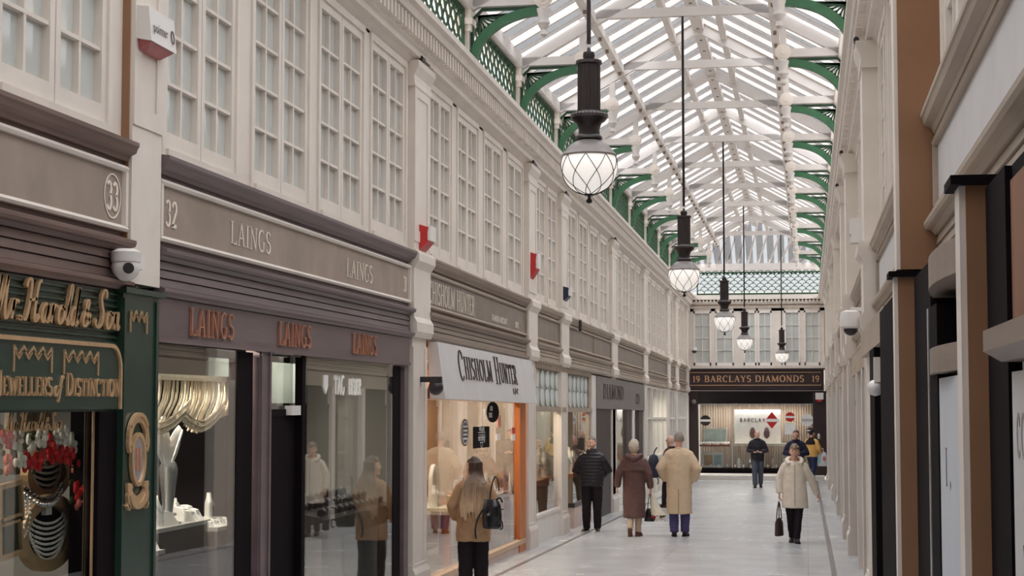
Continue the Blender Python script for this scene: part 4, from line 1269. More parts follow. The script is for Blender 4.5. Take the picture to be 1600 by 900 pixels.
r = thing('oval_plaque', 'tall dark oval plaque with white lettering beside the recruiting notice', 'sign')
q = MB(); q.poly([(.24 * math.cos(2 * PI * k / 28), .17 * math.sin(2 * PI * k / 28)) for k in range(28)], on_left(21.3, 1.50, .03), .006); obj('plaque', q, DKPLAST, r)
q = MB(); q.ribbon([(.20 * math.cos(2 * PI * k / 28), .14 * math.sin(2 * PI * k / 28)) for k in range(28)], .008, on_left(21.3, 1.50, .036), .003, closed=True)
for k in range(4): q.ribbon([(-.12, .075 - .05 * k), (.12, .075 - .05 * k)], .011, on_left(21.3, 1.50, .036), .003)
obj('plaque_lettering', q, WHITE, r)
for k, (yy, zz, c, lb) in enumerate([(23.75, 1.60, 'salmon', 'salmon and white card beside the round wreath sign'), (24.95, 1.50, 'red', 'upper small red label on the glass by the orange post'), (24.95, 1.40, 'white', 'lower small white label on the glass by the orange post'), (23.7, 1.42, 'white', 'white card below the salmon card on the oak framed window')]):
    q = MB(); q.fb(PL, .03, .034, yy - .13, yy + .13, zz - .05, zz + (.12 if k == 0 else .04)); tag(obj('price_card', q, {'salmon': mat('salmon_card', (230, 160, 142), .6), 'red': RED, 'white': WHITE}[c]), lb, 'card')
# displays in the oak window
ct = thing('display_table', 'long pale jewellery table inside the oak framed window', 'table', (WL - .55, 23.55, fz(23)))
q = MB(); q.box(-.42, .42, -2.4, 2.4, .78, .86); obj('table_top', q, mat('pale_table', (222, 205, 184), .4), ct)
for yy in (-2.2, -.7, .8, 2.2):
    for xx in (-.35, .35):
        q = MB(); q.box(xx - .04, xx + .04, yy - .04, yy + .04, 0, .78); obj('leg', q, ORANGE, ct)
GLINT = [WHITE, SILVER, mat('gold_jewel', (214, 176, 110), .3, .5, .1, 20, metal=.5), mat('pink_card', (226, 190, 180), .6)]
for k in range(40):
    y = 21.35 + (k % 20) * .23 + random.uniform(-.05, .05); x = WL - .2 - .5 * random.random()
    if k % 3 == 0: bust('ivory jewellery bust on the long table in the oak framed window', x, y, fz(23) + .86, .24 + .08 * random.random(), GLINT[k % 4], 'busts in the oak framed window')
    else: ring_block('small jewellery stand on the long table in the oak framed window', x, y, fz(23) + .86, .09 + .05 * random.random(), 'stands in the oak framed window', GLINT[k % 4])
r = thing('arched_mirror', 'pale arched display stand at the near end of the oak framed window', 'display', (WL - .45, 21.6, fz(23) + .86))
q = MB(); q.ribbon([(-.2, 0), (-.2, .3)] + arc(0, .3, .2, .2, 180, 0, 12) + [(.2, 0)], .03, lambda u, v, w: (w, u, v), .05); obj('arch_frame', q, WHITE, r)
q = MB(); q.poly([(-.18, 0), (-.18, .3)] + arc(0, .3, .18, .18, 180, 0, 12) + [(.18, 0)], lambda u, v, w: (w + .01, u, v), .01); obj('backing', q, mat('rosy_velvet', (190, 150, 130), .8), r)
case_light('strip light over the near half of the oak framed window', WL - .6, 20.7, 2.40, 2.6, .12, 26, (1, .84, .66))
case_light('strip light over the far half of the oak framed window', WL - .6, 24.2, 2.40, 2.6, .12, 26, (1, .84, .66))

# ------------------------------------------------------------------ shop with the leaf-patterned transom
sh = thing('shopfront', 'cream shopfront with a leaf-patterned transom behind the man in the puffer jacket', 'shopfront')
zt0, zt1 = 1.86, 2.47
q = MB()
q.fb(PL, .0, .08, 26.72, 33.9, zt1 - .0, 2.54); q.fb(PL, .0, .09, 26.72, 33.9, zt0 - .08, zt0); q.fb(PL, -.03, .06, 26.72, 26.95, -.75, 2.5); q.fb(PL, -.03, .06, 33.6, 33.9, -.8, 2.5)
k = 0
while 26.8 + k * .18 < 33.8: q.fb(PL, .08, .095, 26.8 + k * .18, 26.8 + k * .18 + .08, zt1, 2.55); k += 1
obj('frame', q, GREIGE, sh)
lf = MB(); bgd = MB(); bgd.fb(PL, .0, .02, 26.95, 33.6, zt0, zt1)
for j in range(12):
    cy = 27.2 + j * .56
    for rz4 in (0, 1):
        cz = zt0 + .15 + rz4 * .30
        lf.poly([(.21 * math.cos(2 * PI * a / 16) , .145 * math.sin(2 * PI * a / 16)) for a in range(16)], on_left(cy, cz, .022), .012)
tp = obj('transom', bgd, mat('grey_green_leaded', (150, 150, 142), .5), sh); obj('leaf_panes', lf, mat('milky_leaf_glass', (222, 230, 228), .25, .5, .03), tp)
q = MB(); q.fb(PL, -.03, .05, 26.9, 29.9, -.8, fz(28) - dz(28) + .42); q.fb(PL, -.03, .07, 26.9, 29.9, fz(28) - dz(28) + .42, fz(28) - dz(28) + .47); obj('stall_riser', q, WHITEP, sh)
q = MB(); q.fb(PL, .0, .05, 31.5, 33.65, -.9, fz(32) - dz(32) + .38); q.fb(PL, -.9, .0, 31.5, 31.54, -.9, fz(32) - dz(32) + .38); obj('pink_riser', q, PINKSTONE, sh)
q = MB(); q.fb(PL, .0, .06, 31.48, 33.65, fz(32) - dz(32) + .38, fz(32) - dz(32) + .46); q.fb(PL, -.9, .0, 31.48, 31.54, fz(32) - dz(32) + .38, fz(32) - dz(32) + .46); obj('dark_band', q, DKPLAST, sh)
q = MB(); q.fb(PL, .02, .026, 26.95, 29.9, fz(28) - dz(28) + .47, zt0 - .08); q.fb(PL, -.9, .02, 29.9, 29.906, fz(28) - dz(28) + .47, zt0 - .08); obj('pane', q, GLASS, sh)
q = MB(); q.fb(PL, .02, .026, 31.5, 33.6, fz(32) - dz(32) + .46, zt0 - .08); q.fb(PL, -.9, .02, 31.5, 31.506, fz(32) - dz(32) + .46, zt0 - .08); obj('pane', q, GLASS, sh)
for (ya, yb, lb, zz) in ((27.6, 29.8, 'near', fz(28) + 1.0), (31.9, 33.5, 'far', fz(32) + 1.0)):
    t_ = thing('display_shelf', 'wooden shelf of necklaces at the ' + lb + ' side of the leaf transom shop', 'shelf', (WL - .24, (ya + yb) / 2, zz - 1.0))
    L = (yb - ya) / 2
    q = MB(); q.box(-.2, .2, -L, L, .9, .98); obj('shelf_board', q, ORANGE, t_)
    for yy in (-L + .1, L - .1):
        q = MB(); q.box(-.15, .15, yy - .03, yy + .03, 0, .9); obj('support', q, GREIGE, t_)
    for k in range(6):
        y = ya + .15 + (yb - ya - .3) * k / 5
        bust('ivory necklace bust on the shelf at the ' + lb + ' side of the leaf transom shop', WL - .17 - .14 * (k % 2), y, zz - .02, .40 + .06 * (k % 2), mat('ivory_bust', (232, 220, 206), .6), 'busts at the ' + lb + ' side of the leaf transom shop')
case_light('strip light inside the near leaf transom window', WL - .6, 28.4, 2.36, 2.2, .12, 26, (1, .86, .70))
case_light('strip light inside the far leaf transom window', WL - .6, 32.6, 2.32, 1.8, .12, 20, (1, .86, .70))
# ------------------------------------------------------------------ dark grey sign shop
sh = thing('shopfront', 'dark grey doorway shopfront behind the woman in the brown coat', 'shopfront')
q = MB(); q.fb(PL, .0, .10, 34.6, 45.0, 1.86, 2.52); sb = obj('signboard', q, mat('slate_sign', (126, 120, 116), .5, .3, .1, 6), sh)
letters(sb, 'dark_lettering', 'DIAMOND', on_left(35.7, 2.08, .102), .30, DARKLET, ws=2.4, gap=.10, dep=.01)
letters(sb, 'dark_lettering', 'CO', on_left(42.6, 2.0, .102), .26, DARKLET, ws=2.2, gap=.10, dep=.01)
for a, b in ((34.65, 37.6), (40.9, 42.0), (43.9, 44.9)):
    q = MB(); q.fb(PL, -.02, .06, a, b, -1.0, 1.88); obj('dark_pier', q, mat('charcoal_timber', (70, 62, 62), .45, .4, .08, 4), sh)
for a, b, z in ((37.6, 38.2, 1.88), (42.0, 42.5, 1.88), (33.95, 34.6, 2.52)):
    q = MB(); q.fb(PL, -.02, .08, a, b, -1.0, z); obj('white_post', q, WHITEP, sh)
q = MB(); q.fb(PL, .0, .006, 38.2, 40.9, -.4, 1.86); q.fb(PL, .0, .006, 42.5, 43.9, -.4, 1.86); obj('pane', q, GLASS, sh)
q = MB(); q.fb(PL, -.05, .05, 38.2, 40.9, -1.0, -.4); q.fb(PL, -.05, .05, 42.5, 43.9, -1.0, -.4); obj('stall_riser', q, WHITEP, sh)
case_light('strip light inside the dark grey shopfront', WL - .6, 40.5, 2.2, 5, .12, 26)
for k in range(18):
    y = 38.4 + (k % 9) * .27
    bust('jewellery bust in the window of the dark grey shopfront', WL - .35 - .2 * (k % 2), y, fz(40) + .5 + .55 * (k // 9), .3, GLINT[k % 3], 'busts in the dark grey shopfront')
t_ = thing('display_shelf', 'tiered shelf in the window of the dark grey shopfront', 'shelf', (WL - .45, 39.55, fz(40)))
for z in (.48, 1.03):
    q = MB(); q.box(-.25, .25, -1.25, 1.25, z - .03, z + .02); obj('shelf_board', q, WHITEP, t_)
for yy in (-1.2, 1.2):
    q = MB(); q.box(-.25, -.2, yy - .03, yy + .03, 0, 1.05); obj('support', q, WHITEP, t_)
# ------------------------------------------------------------------ white mullioned windows
def mullions(label, y0, y1, n, solid=False):
    sh = thing('shopfront', label, 'shopfront')
    q = MB()
    for k in range(n + 1):
        y = y0 + (y1 - y0 - .16) * k / n
        q.fb(PL, -.03, .07, y, y + .16, -1.0, 2.545)
    for z in (-.62, .55, 1.62, 2.48): q.fb(PL, -.03, .06, y0, y1, z, z + .06)
    q.fb(PL, -.03, .05, y0, y1, -1.0, -.55)
    obj('white_frame', q, WHITEP, sh)
    q = MB(); q.fb(PL, .0, .006, y0, y1, -.55, 2.5); obj('pane', q, GLASS, sh)
mullions('white mullioned shopfront beyond the dark grey doorway', 46.0, 52.65, 4)
mullions('narrow white mullioned shopfront, second from the end wall on the left', 53.8, 56.0, 2)
mullions('white mullioned shopfront in the left corner beside the end shop', 57.3, 61.2, 4)
case_light('strip light behind the white mullioned windows', WL - .6, 50, 2.1, 5, .12, 30)

# ------------------------------------------------------------------ the end shop
YE = YEND
sh = thing('shopfront', 'dark end shopfront with gold lettering that closes the hall', 'shopfront')
DKBR = mat('dark_aubergine', (56, 42, 44), .4, .4, .1, 4)
q = MB()
q.box(-4.25, .62, YE - .12, YE + .02, 2.30, 3.06); q.box(-4.25, .66, YE - .20, YE + .02, 3.03, 3.09); q.box(-4.25, .62, YE - .16, YE, 2.36, 2.42)
z = 2.24
for k in range(4): q.box(-4.25, .62, YE - .10 + .012 * (k % 2), YE + .02, z + .016, z + .055); z += .058
hd = obj('header_board', q, DKBR, sh)
q = MB(); q.box(-3.86, .24, YE - .06, YE + .02, 1.83, 2.28); obj('dark_glass_band', q, mat('black_gloss', (18, 14, 18), .12, .6, .05), sh)
q = MB(); q.box(-4.25, -3.84, YE - .10, YE + .3, -.72, 2.28); obj('side_pier', q, DKBR, sh)
q = MB(); q.box(.22, .72, YE - .10, YE + .3, -.72, 2.28); obj('side_pier', q, DKBR, sh)
q = MB(); q.ribbon([(-4.13, 2.49), (.52, 2.49), (.52, 2.95), (-4.13, 2.95)], .012, lambda u, v, w: (u, YE - .12 - w, v), .02, closed=True); obj('gold_frame', q, GOLD, sh)
GOLDL = mat('gold_letters', (206, 160, 122), .5, .3, .05)
wb = width_of('BARCLAYS DIAMONDS', .225, 1.28, .09)
wsb = 1.28 * 3.55 / wb
letters(sh, 'gold_lettering', 'BARCLAYS', on_end(-3.60, 2.61, YE - .12), .225, GOLDL, ws=wsb, gap=.09, dep=.012, thick=.10, thin=.045)
letters(sh, 'gold_lettering', 'DIAMONDS', on_end(-3.60 + width_of('BARCLAYS ', .225, wsb, .09), 2.61, YE - .12), .225, GOLDL, ws=wsb, gap=.09, dep=.012, thick=.10, thin=.045)
letters(sh, 'gold_number', '19', on_end(-4.02, 2.61, YE - .12), .21, GOLDL, ws=1.15, gap=.08, dep=.012, thick=.10, thin=.05)
letters(sh, 'gold_number', '19', on_end(.20, 2.61, YE - .12), .21, GOLDL, ws=1.15, gap=.08, dep=.012, thick=.10, thin=.05)
q = MB(); q.box(-3.84, .22, YE - .04, YE - .034, -.46, 1.83); obj('pane', q, GLASS, sh)
q = MB(); q.box(-2.64, -2.61, YE - .05, YE, -.46, 1.83); q.box(-3.86, .24, YE - .06, YE, 1.80, 1.85); obj('glazing_bar', q, SILVER, sh)
q = MB(); q.box(-3.84, .22, YE - .08, YE + 1.2, -.64, -.46); obj('black_plinth', q, BLACK, sh)
q = MB(); q.box(-3.84, .22, YE + 1.2, YE + 1.25, -.7, 2.3)
for k in range(44): q.tube([(-3.8 + k * .092, YE + 1.18, -.6), (-3.8 + k * .092, YE + 1.18, 2.2)], .05, 6)
obj('back_curtain', q, mat('brown_curtain', (126, 110, 98), .7, .2, .15, 3, stretch=(3, 1, .2)), sh, True)
q = MB(); q.box(-3.9, .3, YE, YE + 1.25, 1.9, 1.95); obj('display_soffit', q, WHITEP, sh)
q = MB(); q.box(-3.80, -2.70, YE + .02, YE + .5, .30, .36); obj('red_edge_shelf', q, mat('red_brown', (120, 50, 46), .4), sh)
q = MB(); q.box(-2.58, .2, YE + .1, YE + .5, .32, .42); obj('long_shelf', q, mat('shelf_edge', (196, 184, 172), .4), sh)
pz = thing('display_board', 'white display board with dark spaced letters in the end shop window', 'panel')
q = MB(); q.box(-2.56, -.92, YE + .52, YE + .56, .42, 1.62); obj('white_sheet', q, PANELW, pz)
letters(pz, 'dark_lettering', 'BARCLAYS', on_end(-2.38, 1.18, YE + .52), .13, DARKLET, serif=False, thick=.09, thin=.08, ws=1.15, gap=.22, dep=.005)
for k, xx in enumerate((-1.92, -1.42)):
    q = MB(); q.lathe([(.03, 0), (.10, .08), (.11, .2), (.07, .36), (.03, .4)], 10, (xx, YE + .5, .58), 0, 1, .25); obj('oval_picture', q, mat('mulberry', (84, 60, 62), .5), pz, True)
def disc(label, x, z, rx, m, txt=None, diamond=False, tm=None):
    r = thing('window_sticker', label, 'sign')
    q = MB(); n = 4 if diamond else 20
    q.poly([(rx * math.cos(2 * PI * k / n), rx * (1.25 if diamond else 1) * math.sin(2 * PI * k / n)) for k in range(n)], on_end(x, z, YE - .042), .006); obj('disc', q, m, r)
    q = MB(); q.ribbon([(-rx * 1.05, 0), (rx * 1.05, 0)], rx * .22, on_end(x, z, YE - .05), .004); obj('white_band', q, tm or WHITE, r)
    return r
disc('dark round sticker with a pale band at left of the end shop window', -3.58, 1.23, .19, DKPLAST)
disc('red diamond sticker beside the spaced lettering of the end shop', -1.22, 1.24, .24, RED, diamond=True)
disc('red octagonal sticker above a small white card in the end shop', -.58, 1.36, .17, RED)
disc('white round sticker at right of the end shop window', .02, 1.25, .22, WHITE, tm=mat('grey_band', (190, 186, 184), .5))
disc('small dark sticker below the white round one at right', .12, .88, .11, DKPLAST)
q = MB(); q.box(-.78, -.40, YE - .05, YE - .045, .74, 1.14); tag(obj('white_card', q, WHITE), 'white card with a picture under the red sticker of the end shop', 'card')
r = thing('display_monitor', 'pale green screen on the red-edged shelf of the end shop', 'screen', (-3.25, YE + .3, .36))
q = MB(); q.box(-.42, .42, -.03, .03, .08, .56); q.box(-.44, .44, -.05, -.02, .54, .6); obj('casing', q, WPLAST, r)
q = MB(); q.box(-.38, .38, -.036, -.031, .12, .52); obj('screen', q, mat('pale_screen', (190, 204, 198), .2, .5, .15, 4), r)
q = MB(); q.box(-.2, .2, -.06, .06, 0, .08); obj('foot', q, WPLAST, r)
for k in range(26):
    low = k >= 14
    x = -3.74 + (k % 14) * .075 if not low else -3.7 + (k - 14) * .29
    r = thing('jewellery_box', 'small pale jewellery box on the ' + ('floor' if low else 'red-edged shelf') + ' of the end shop window', 'jewellery box', (x, YE + .1 + .05 * (k % 2), -.46 if low else .36), 0, 'boxes on the ' + ('floor' if low else 'shelf') + ' of the end shop')
    q = MB(); q.box(-.03, .03, -.03, .03, 0, .05); obj('tray', q, GLINT[k % 4], r)
    q = MB(); q.hexa([(-.03, .02, .05), (.03, .02, .05), (.03, .03, .05), (-.03, .03, .05), (-.03, .05, .11), (.03, .05, .11), (.03, .06, .11), (-.03, .06, .11)]); obj('lid', q, WHITE, r)
r = thing('picture_stand', 'framed blue and brown picture low in the left part of the end shop', 'picture', (-3.35, YE + .3, -.46))
q = MB(); q.box(-.38, .38, 0, .04, 0, .55); obj('frame', q, WHITE, r)
q = MB(); q.box(-.3, 0, -.005, 0, .08, .45); obj('brown_picture', q, WARMB, r)
q = MB(); q.box(.04, .32, -.005, 0, .08, .45); obj('blue_picture', q, mat('pale_blue', (150, 176, 190), .5, .3, .2, 8), r)
r = thing('house_display', 'small orange house-shaped display on the floor of the end shop window', 'display', (-1.72, YE + .3, -.46))
q = MB(); q.poly([(-.16, 0), (.16, 0), (.16, .28), (0, .5), (-.16, .28)], lambda u, v, w: (u, -w, v), .1); obj('house', q, mat('orange_card', (206, 120, 76), .6), r)
q = MB(); q.poly([(-.08, 0), (.08, 0), (.08, .2), (0, .3), (-.08, .2)], lambda u, v, w: (u, -.1 - w, v), .01); obj('doorway', q, WHITE, r)
for k in range(7):
    x = -2.4 + k * .4
    if abs(x + 1.6) < .25: continue
    bust('ivory bust low in the end shop window', x, YE + .35, -.46, .34, GLINT[k % 4], 'busts on the floor of the end shop')
case_light('strip light above the end shop window', -1.8, YE + .5, 1.86, .2, 3.6, 60, (1, .95, .9))
q = MB(); q.box(.32, .60, YE - .2, YE - .1, 1.98, 2.22)
r = thing('alarm_box', 'white alarm box with red base on the right pier of the end shop', 'alarm'); obj('case', q, WPLAST, r); q = MB(); q.box(.38, .54, YE - .2, YE - .11, 1.90, 1.98); obj('red_lens', q, RED, r)
r = thing('wall_fitting', 'small white oval fitting on the right pier of the end shop', 'fitting', (.42, YE - .1, .68)); q = MB(); q.ball((0, 0, 0), (.05, .04, .10), 10); obj('cover', q, WPLAST, r, True); q = MB(); q.box(-.01, .01, -.05, -.02, -.03, .03); obj('slot', q, DKPLAST, r)
r = thing('security_camera', 'grey ball camera on the left pier of the end shop', 'camera', (-3.98, YE - .16, 1.90)); q = MB(); q.ball((0, -.02, 0), .085, 14); obj('ball', q, LAMPGREY, r, True); q = MB(); q.box(-.05, .05, 0, .06, -.03, .09); obj('bracket', q, DKPLAST, r)
struct('wall_partition_end', MB().box(-5.9, -4.25, YE, YE + .1, -1.3, 6), CREAM)
struct('wall_right_end', MB().box(.66, 3.0, YE, YE + .1, -1.3, 6.2), CREAM)

# ------------------------------------------------------------------ alarm boxes and cameras on the pilasters
def alarm(label, y, z0, z1, w_, side_m, d=.10):
    r = thing('alarm_box', label, 'alarm')
    h = z1 - z0
    q = MB()
    q.hexa([PL(d, y, z0 - dz(y)), PL(d + .1, y + .03, z0 + h * .35 - dz(y)), PL(d + .1, y + w_ - .03, z0 + h * .35 - dz(y)), PL(d, y + w_, z0 - dz(y)), PL(d, y, z1 - dz(y)), PL(d + .1, y + .02, z1 - .03 - dz(y)), PL(d + .1, y + w_ - .02, z1 - .03 - dz(y)), PL(d, y + w_, z1 - dz(y))])
    obj('red_base', q, side_m, r)
    q = MB(); q.fb(PL, d + .09, d + .12, y + .02, y + w_ - .02, z0 + h * .38 - dz(y), z1 - .01 - dz(y)); obj('white_cover', q, WPLAST, r)
    return r
alarm('red and white alarm box on the pilaster right of the long mauve fascia', 18.36, 3.52, 3.80, .34, RED)
alarm('slim red and white alarm box on the pilaster past the white signboard', 26.05, 3.76, 4.16, .34, RED)
alarm('navy and white alarm box on the third pilaster down the left side', 29.7, 3.62, 3.88, .34, mat('navy_plastic', (40, 44, 66), .4))
r = thing('alarm_box', 'large white alarm box with dark logo and red underside, top left', 'alarm')
def ab(d, y, z): return (WL + d, y, z)
q = MB(); q.hexa([ab(.10, 10.22, 4.15), ab(.21, 10.22, 4.13), ab(.21, 10.66, 4.13), ab(.10, 10.66, 4.15), ab(.10, 10.22, 4.36), ab(.19, 10.22, 4.35), ab(.19, 10.66, 4.35), ab(.10, 10.66, 4.36)]); obj('white_case', q, WPLAST, r)
q = MB(); q.hexa([ab(.10, 10.26, 4.08), ab(.14, 10.32, 4.08), ab(.14, 10.58, 4.08), ab(.10, 10.62, 4.08), ab(.10, 10.24, 4.15), ab(.20, 10.24, 4.13), ab(.20, 10.64, 4.13), ab(.10, 10.64, 4.15)]); obj('red_underside', q, mat('dull_red', (176, 100, 98), .4), r)
pf = lambda u, v, w: ab(.21 - .02 * v / .22 + .002 + w, 10.26 + u, 4.15 + v)
plain_text('dark_logo_text', 'pointer', lambda u, v, w: pf(.0 + u, .05 + v, w), .085, DARKLET, r, .002, .001)
q = MB(); q.ribbon([(.34 + .025 * math.cos(2 * PI * k / 16), .075 + .04 * math.sin(2 * PI * k / 16)) for k in range(16)], .005, pf, .003, closed=True); obj('ring_logo', q, DARKLET, r)
r = thing('security_camera', 'white turret camera with black lens beside the number 33 fascia', 'camera', (WL + .16, 9.98, 2.68))
q = MB(); q.ball((0, 0, 0), .088, 18); obj('housing', q, WPLAST, r, True)
q = MB(); q.tube([(.04, -.06, -.01), (.055, -.088, -.015)], [.035, .033], 16); obj('lens', q, DKPLAST, r, True)
q = MB(); q.lathe([(.09, .03), (.095, .09), (.06, .11)], 16); q.box(-.12, .02, .02, .26, .0, .08); obj('mount', q, WPLAST, r, True)
r = thing('security_camera', 'dark dome camera under the near end of the white signboard', 'camera', (WL + .25, 18.55, 2.02))
q = MB(); q.ball((0, 0, 0), .085, 16); obj('dome', q, DKPLAST, r, True)
q = MB(); q.tube([(0, 0, .02), (0, 0, .12)], .07, 14); q.box(-.2, .0, -.03, .03, .06, .12); obj('mount', q, DKPLAST, r)
r = thing('security_camera', 'white dome camera on an arm from the right wall pilaster', 'camera', (.46, 18.2, 2.70))
q = MB(); q.lathe([(.05, .11), (.10, .09), (.11, .03), (.11, -.06), (.09, -.08)], 20); obj('housing', q, WPLAST, r, True)
q = MB(); q.ball((0, 0, -.08), .075, 14); obj('dark_dome', q, DKPLAST, r, True)
q = MB(); q.box(0, .16, -.02, .02, .10, .14); obj('arm', q, WPLAST, r)
r = thing('junction_box', 'white box high on the right wall above the dome camera', 'box', (.535, 18.7, 3.68)); q = MB(); q.box(-.05, .1, -.12, .12, -.13, .13); obj('case', q, WPLAST, r); q = MB(); q.box(-.056, -.05, -.02, .02, -.06, -.03); obj('keyhole', q, DKPLAST, r)
r = thing('security_camera', 'white and black dome camera in the left corner above the end shop', 'camera', (-3.95, YE - .25, 3.72)); q = MB(); q.tube([(0, 0, .02), (0, 0, .14)], .09, 14); q.box(-.2, .02, -.03, .03, .1, .14); obj('housing', q, WPLAST, r); q = MB(); q.ball((0, 0, 0), .085, 12); obj('dome', q, DKPLAST, r, True)
r = thing('spot_bracket', 'small black lamp bracket on the left fascia cornice beyond the leaf shop', 'bracket', (WL + .17, 31.5, 3.28)); q = MB(); q.tube([(0, 0, -.05), (0, 0, .08), (-.1, 0, .1)], .03, 8); obj('arm', q, DKPLAST, r); q = MB(); q.tube([(0, 0, -.05), (.02, 0, -.10)], [.035, .045], 10); obj('head', q, DKPLAST, r)

# ------------------------------------------------------------------ right side shops
BLIND2 = mat('brown_roller_blind', (140, 104, 84), .7, .2, .1, 3)
sh = thing('shopfront', 'black-framed shopfront at the right edge with a brown blind above a white poster', 'shopfront')
q = MB(); q.fb(PR, .0, .22, 5.2, 5.75, -.3, 2.545); obj('black_post', q, BLACK, sh)
q = MB(); q.fb(PR, .0, .20, 2.1, 5.2, 2.50, 2.545); obj('head_beam', q, BLACK, sh)
q = MB(); q.fb(PR, .195, .205, 2.1, 5.2, 2.08, 2.5); obj('roller_blind', q, BLIND2, sh)
q = MB(); q.prof(PR, [(.05, 1.97), (.24, 1.97), (.29, 2.0), (.29, 2.06), (.24, 2.08), (.05, 2.1)], [2.1, 5.2]); obj('transom_bar', q, TAUPE, sh)
q = MB(); q.fb(PR, .05, .18, 2.1, 5.2, -.3, .4); obj('stall_riser', q, BLACK, sh)
q = MB(); q.fb(PR, .19, .20, 2.1, 5.2, .4, 1.97); obj('pane', q, GLASS, sh)
ps = thing('wall_poster', 'big white poster with pale grey lettering at the right edge', 'poster')
q = MB(); q.fb(PR, .205, .215, 2.2, 5.16, .2, 1.94); obj('sheet', q, PANELW, ps)
GREYL = mat('grey_print', (158, 152, 150), .5)
letters(ps, 'grey_lettering', 'CON', on_right(5.06, 1.70, .216), .12, GREYL, serif=False, thick=.06, thin=.05, ws=1.0, gap=.2, dep=.001)
letters(ps, 'grey_lettering', 'ES', on_right(4.93, 1.50, .216), .08, GREYL, serif=False, thick=.06, thin=.05, ws=1.0, gap=.15, dep=.001)
q = MB(); q.ribbon([(0, .12), (.1, -.1)], .005, on_right(4.95, 1.34, .216), .001); obj('slash_mark', q, DARKLET, ps)
sh = thing('shopfront', 'black bow-fronted shop with a curved transom between the two brown-shaded pilasters', 'shopfront')
q = MB(); q.fb(PR, .0, .20, 8.6, 9.85, -.3, 2.545); obj('black_pier', q, BLACK, sh)
q = MB(); q.fb(PR, .0, .22, 7.95, 8.5, -.3, 2.3); obj('black_post', q, BLACK, sh)
q = MB(); q.fb(PR, .22, .226, 8.44, 8.5, -.3, 2.3); obj('metal_edge', q, SILVER, sh)
def bow(z0, z1, extra): 
    q = MB(); n = 12
    P0 = [(6.35 + 2.6 * k / n, .10 + extra + .12 * math.sin(PI * k / n)) for k in range(n + 1)]
    for k in range(n):
        a, b = P0[k], P0[k + 1]
        q.hexa([PR(.02, a[0], z0), PR(a[1], a[0], z0), PR(b[1], b[0], z0), PR(.02, b[0], z0), PR(.02, a[0], z1), PR(a[1], a[0], z1), PR(b[1], b[0], z1), PR(.02, b[0], z1)])
    return q
obj('curved_transom', bow(1.98, 2.09, .04), TAUPE, sh); obj('curved_cornice', bow(2.36, 2.50, .04), TAUPE, sh)
q = MB(); q.fb(PR, .05, .07, 6.35, 7.95, 2.09, 2.36); obj('roller_blind', q, BLIND2, sh)
q = MB(); q.fb(PR, .02, .10, 6.35, 7.95, -.3, .3); obj('stall_riser', q, BLACK, sh)
ps = thing('wall_poster', 'narrow white poster with one dark letter seen between the brown-shaded pilasters', 'poster')
q = MB(); q.fb(PR, .20, .215, 6.4, 7.93, .1, 1.96); obj('sheet', q, mat('cool_white_sheet', (200, 204, 210), .5, .3, .03), ps)
letters(ps, 'dark_lettering', 'I', on_right(7.62, 1.50, .216), .16, DARKLET, ws=1.2, dep=.001)
q = MB(); q.ribbon([(0, 0), (.02, .02)], .012, on_right(7.40, 1.50, .216), .001); obj('small_dot', q, DARKLET, ps)
sh = thing('shopfront', 'black shopfront standing forward just past the tall brown-shaded pilaster', 'shopfront')
q = MB(); q.fb(PR, .0, .29, 10.5, 12.3, -.4, 2.48); obj('black_pier', q, BLACK, sh)
q = MB(); q.fb(PR, .0, .26, 12.35, 17.6, 2.30, 2.54); obj('cream_header', q, GREIGE, sh)
q = MB(); q.fb(PR, .0, .26, 14.2, 15.2, -.4, 2.30); obj('black_post', q, BLACK, sh)
q = MB(); q.fb(PR, .0, .20, 16.6, 17.8, -.4, 2.30); obj('side_pier', q, CREAM, sh)
q = MB(); q.fb(PR, .04, .05, 12.3, 14.2, -.3, 2.3); obj('pane', q, GLASS, sh)
q = MB(); q.fb(PR, .04, .05, 15.2, 16.6, -.3, 2.3); obj('pane', q, GLASS, sh)
r = thing('wall_lantern', 'small pale bracket lamp beside the black forward shopfront', 'lamp', (WR(12.6) - .26, 12.7, 2.1)); q = MB(); q.box(-.06, .0, -.05, .05, -.1, .08); obj('bracket', q, CREAM, r); q = MB(); q.ball((-.05, 0, -.14), .06, 10); obj('shade', q, WPLAST, r, True)
for k, (a, b, lb) in enumerate([(18.7, 25.6, 'dark-doored shopfront with white posts just past the dome camera'), (26.6, 29.3, 'narrow dark shopfront on the right between two close pilasters'), (30.3, 37.3, 'dark shopfront with white posts opposite the leaf transom shop'), (38.5, 44.8, 'dark shopfront with white posts opposite the dark grey sign'), (46.0, 52.6, 'far dark shopfront on the right opposite the white mullions'), (53.8, 56.0, 'small far shopfront on the right near the end shop')]):
    sh = thing('shopfront', lb, 'shopfront')
    q = MB(); q.fb(PR, .0, .14, a, b, 2.28, 2.545); obj('cream_header', q, GREIGE, sh)
    n = 3 if b - a > 4 else 2
    L = (b - a) / n
    for j in range(n):
        y = a + j * L
        q = MB(); q.fb(PR, .0, .15, y, y + .25, -1.0, 2.28); obj('white_post', q, CREAM, sh)
        q = MB(); q.fb(PR, .0, .12, y + .25, y + .55, -1.0, 2.28); obj('black_jamb', q, BLACK, sh)
        if (j + k) % 2 == 0:
            q = MB(); q.fb(PR, .02, .09, y + .55, y + L, -1.0, 1.86); q.fb(PR, .02, .10, y + .55, y + L, 1.86, 1.94); q.fb(PR, .02, .06, y + .55, y + L, 1.94, 2.28); obj('door', q, BLACK, sh)
        else:
            q = MB(); q.fb(PR, .05, .056, y + .55, y + L, -.3, 2.28); obj('pane', q, GLASS, sh)
            q = MB(); q.fb(PR, .0, .10, y + .55, y + L, -1.0, -.3); obj('stall_riser', q, GREIGE, sh)

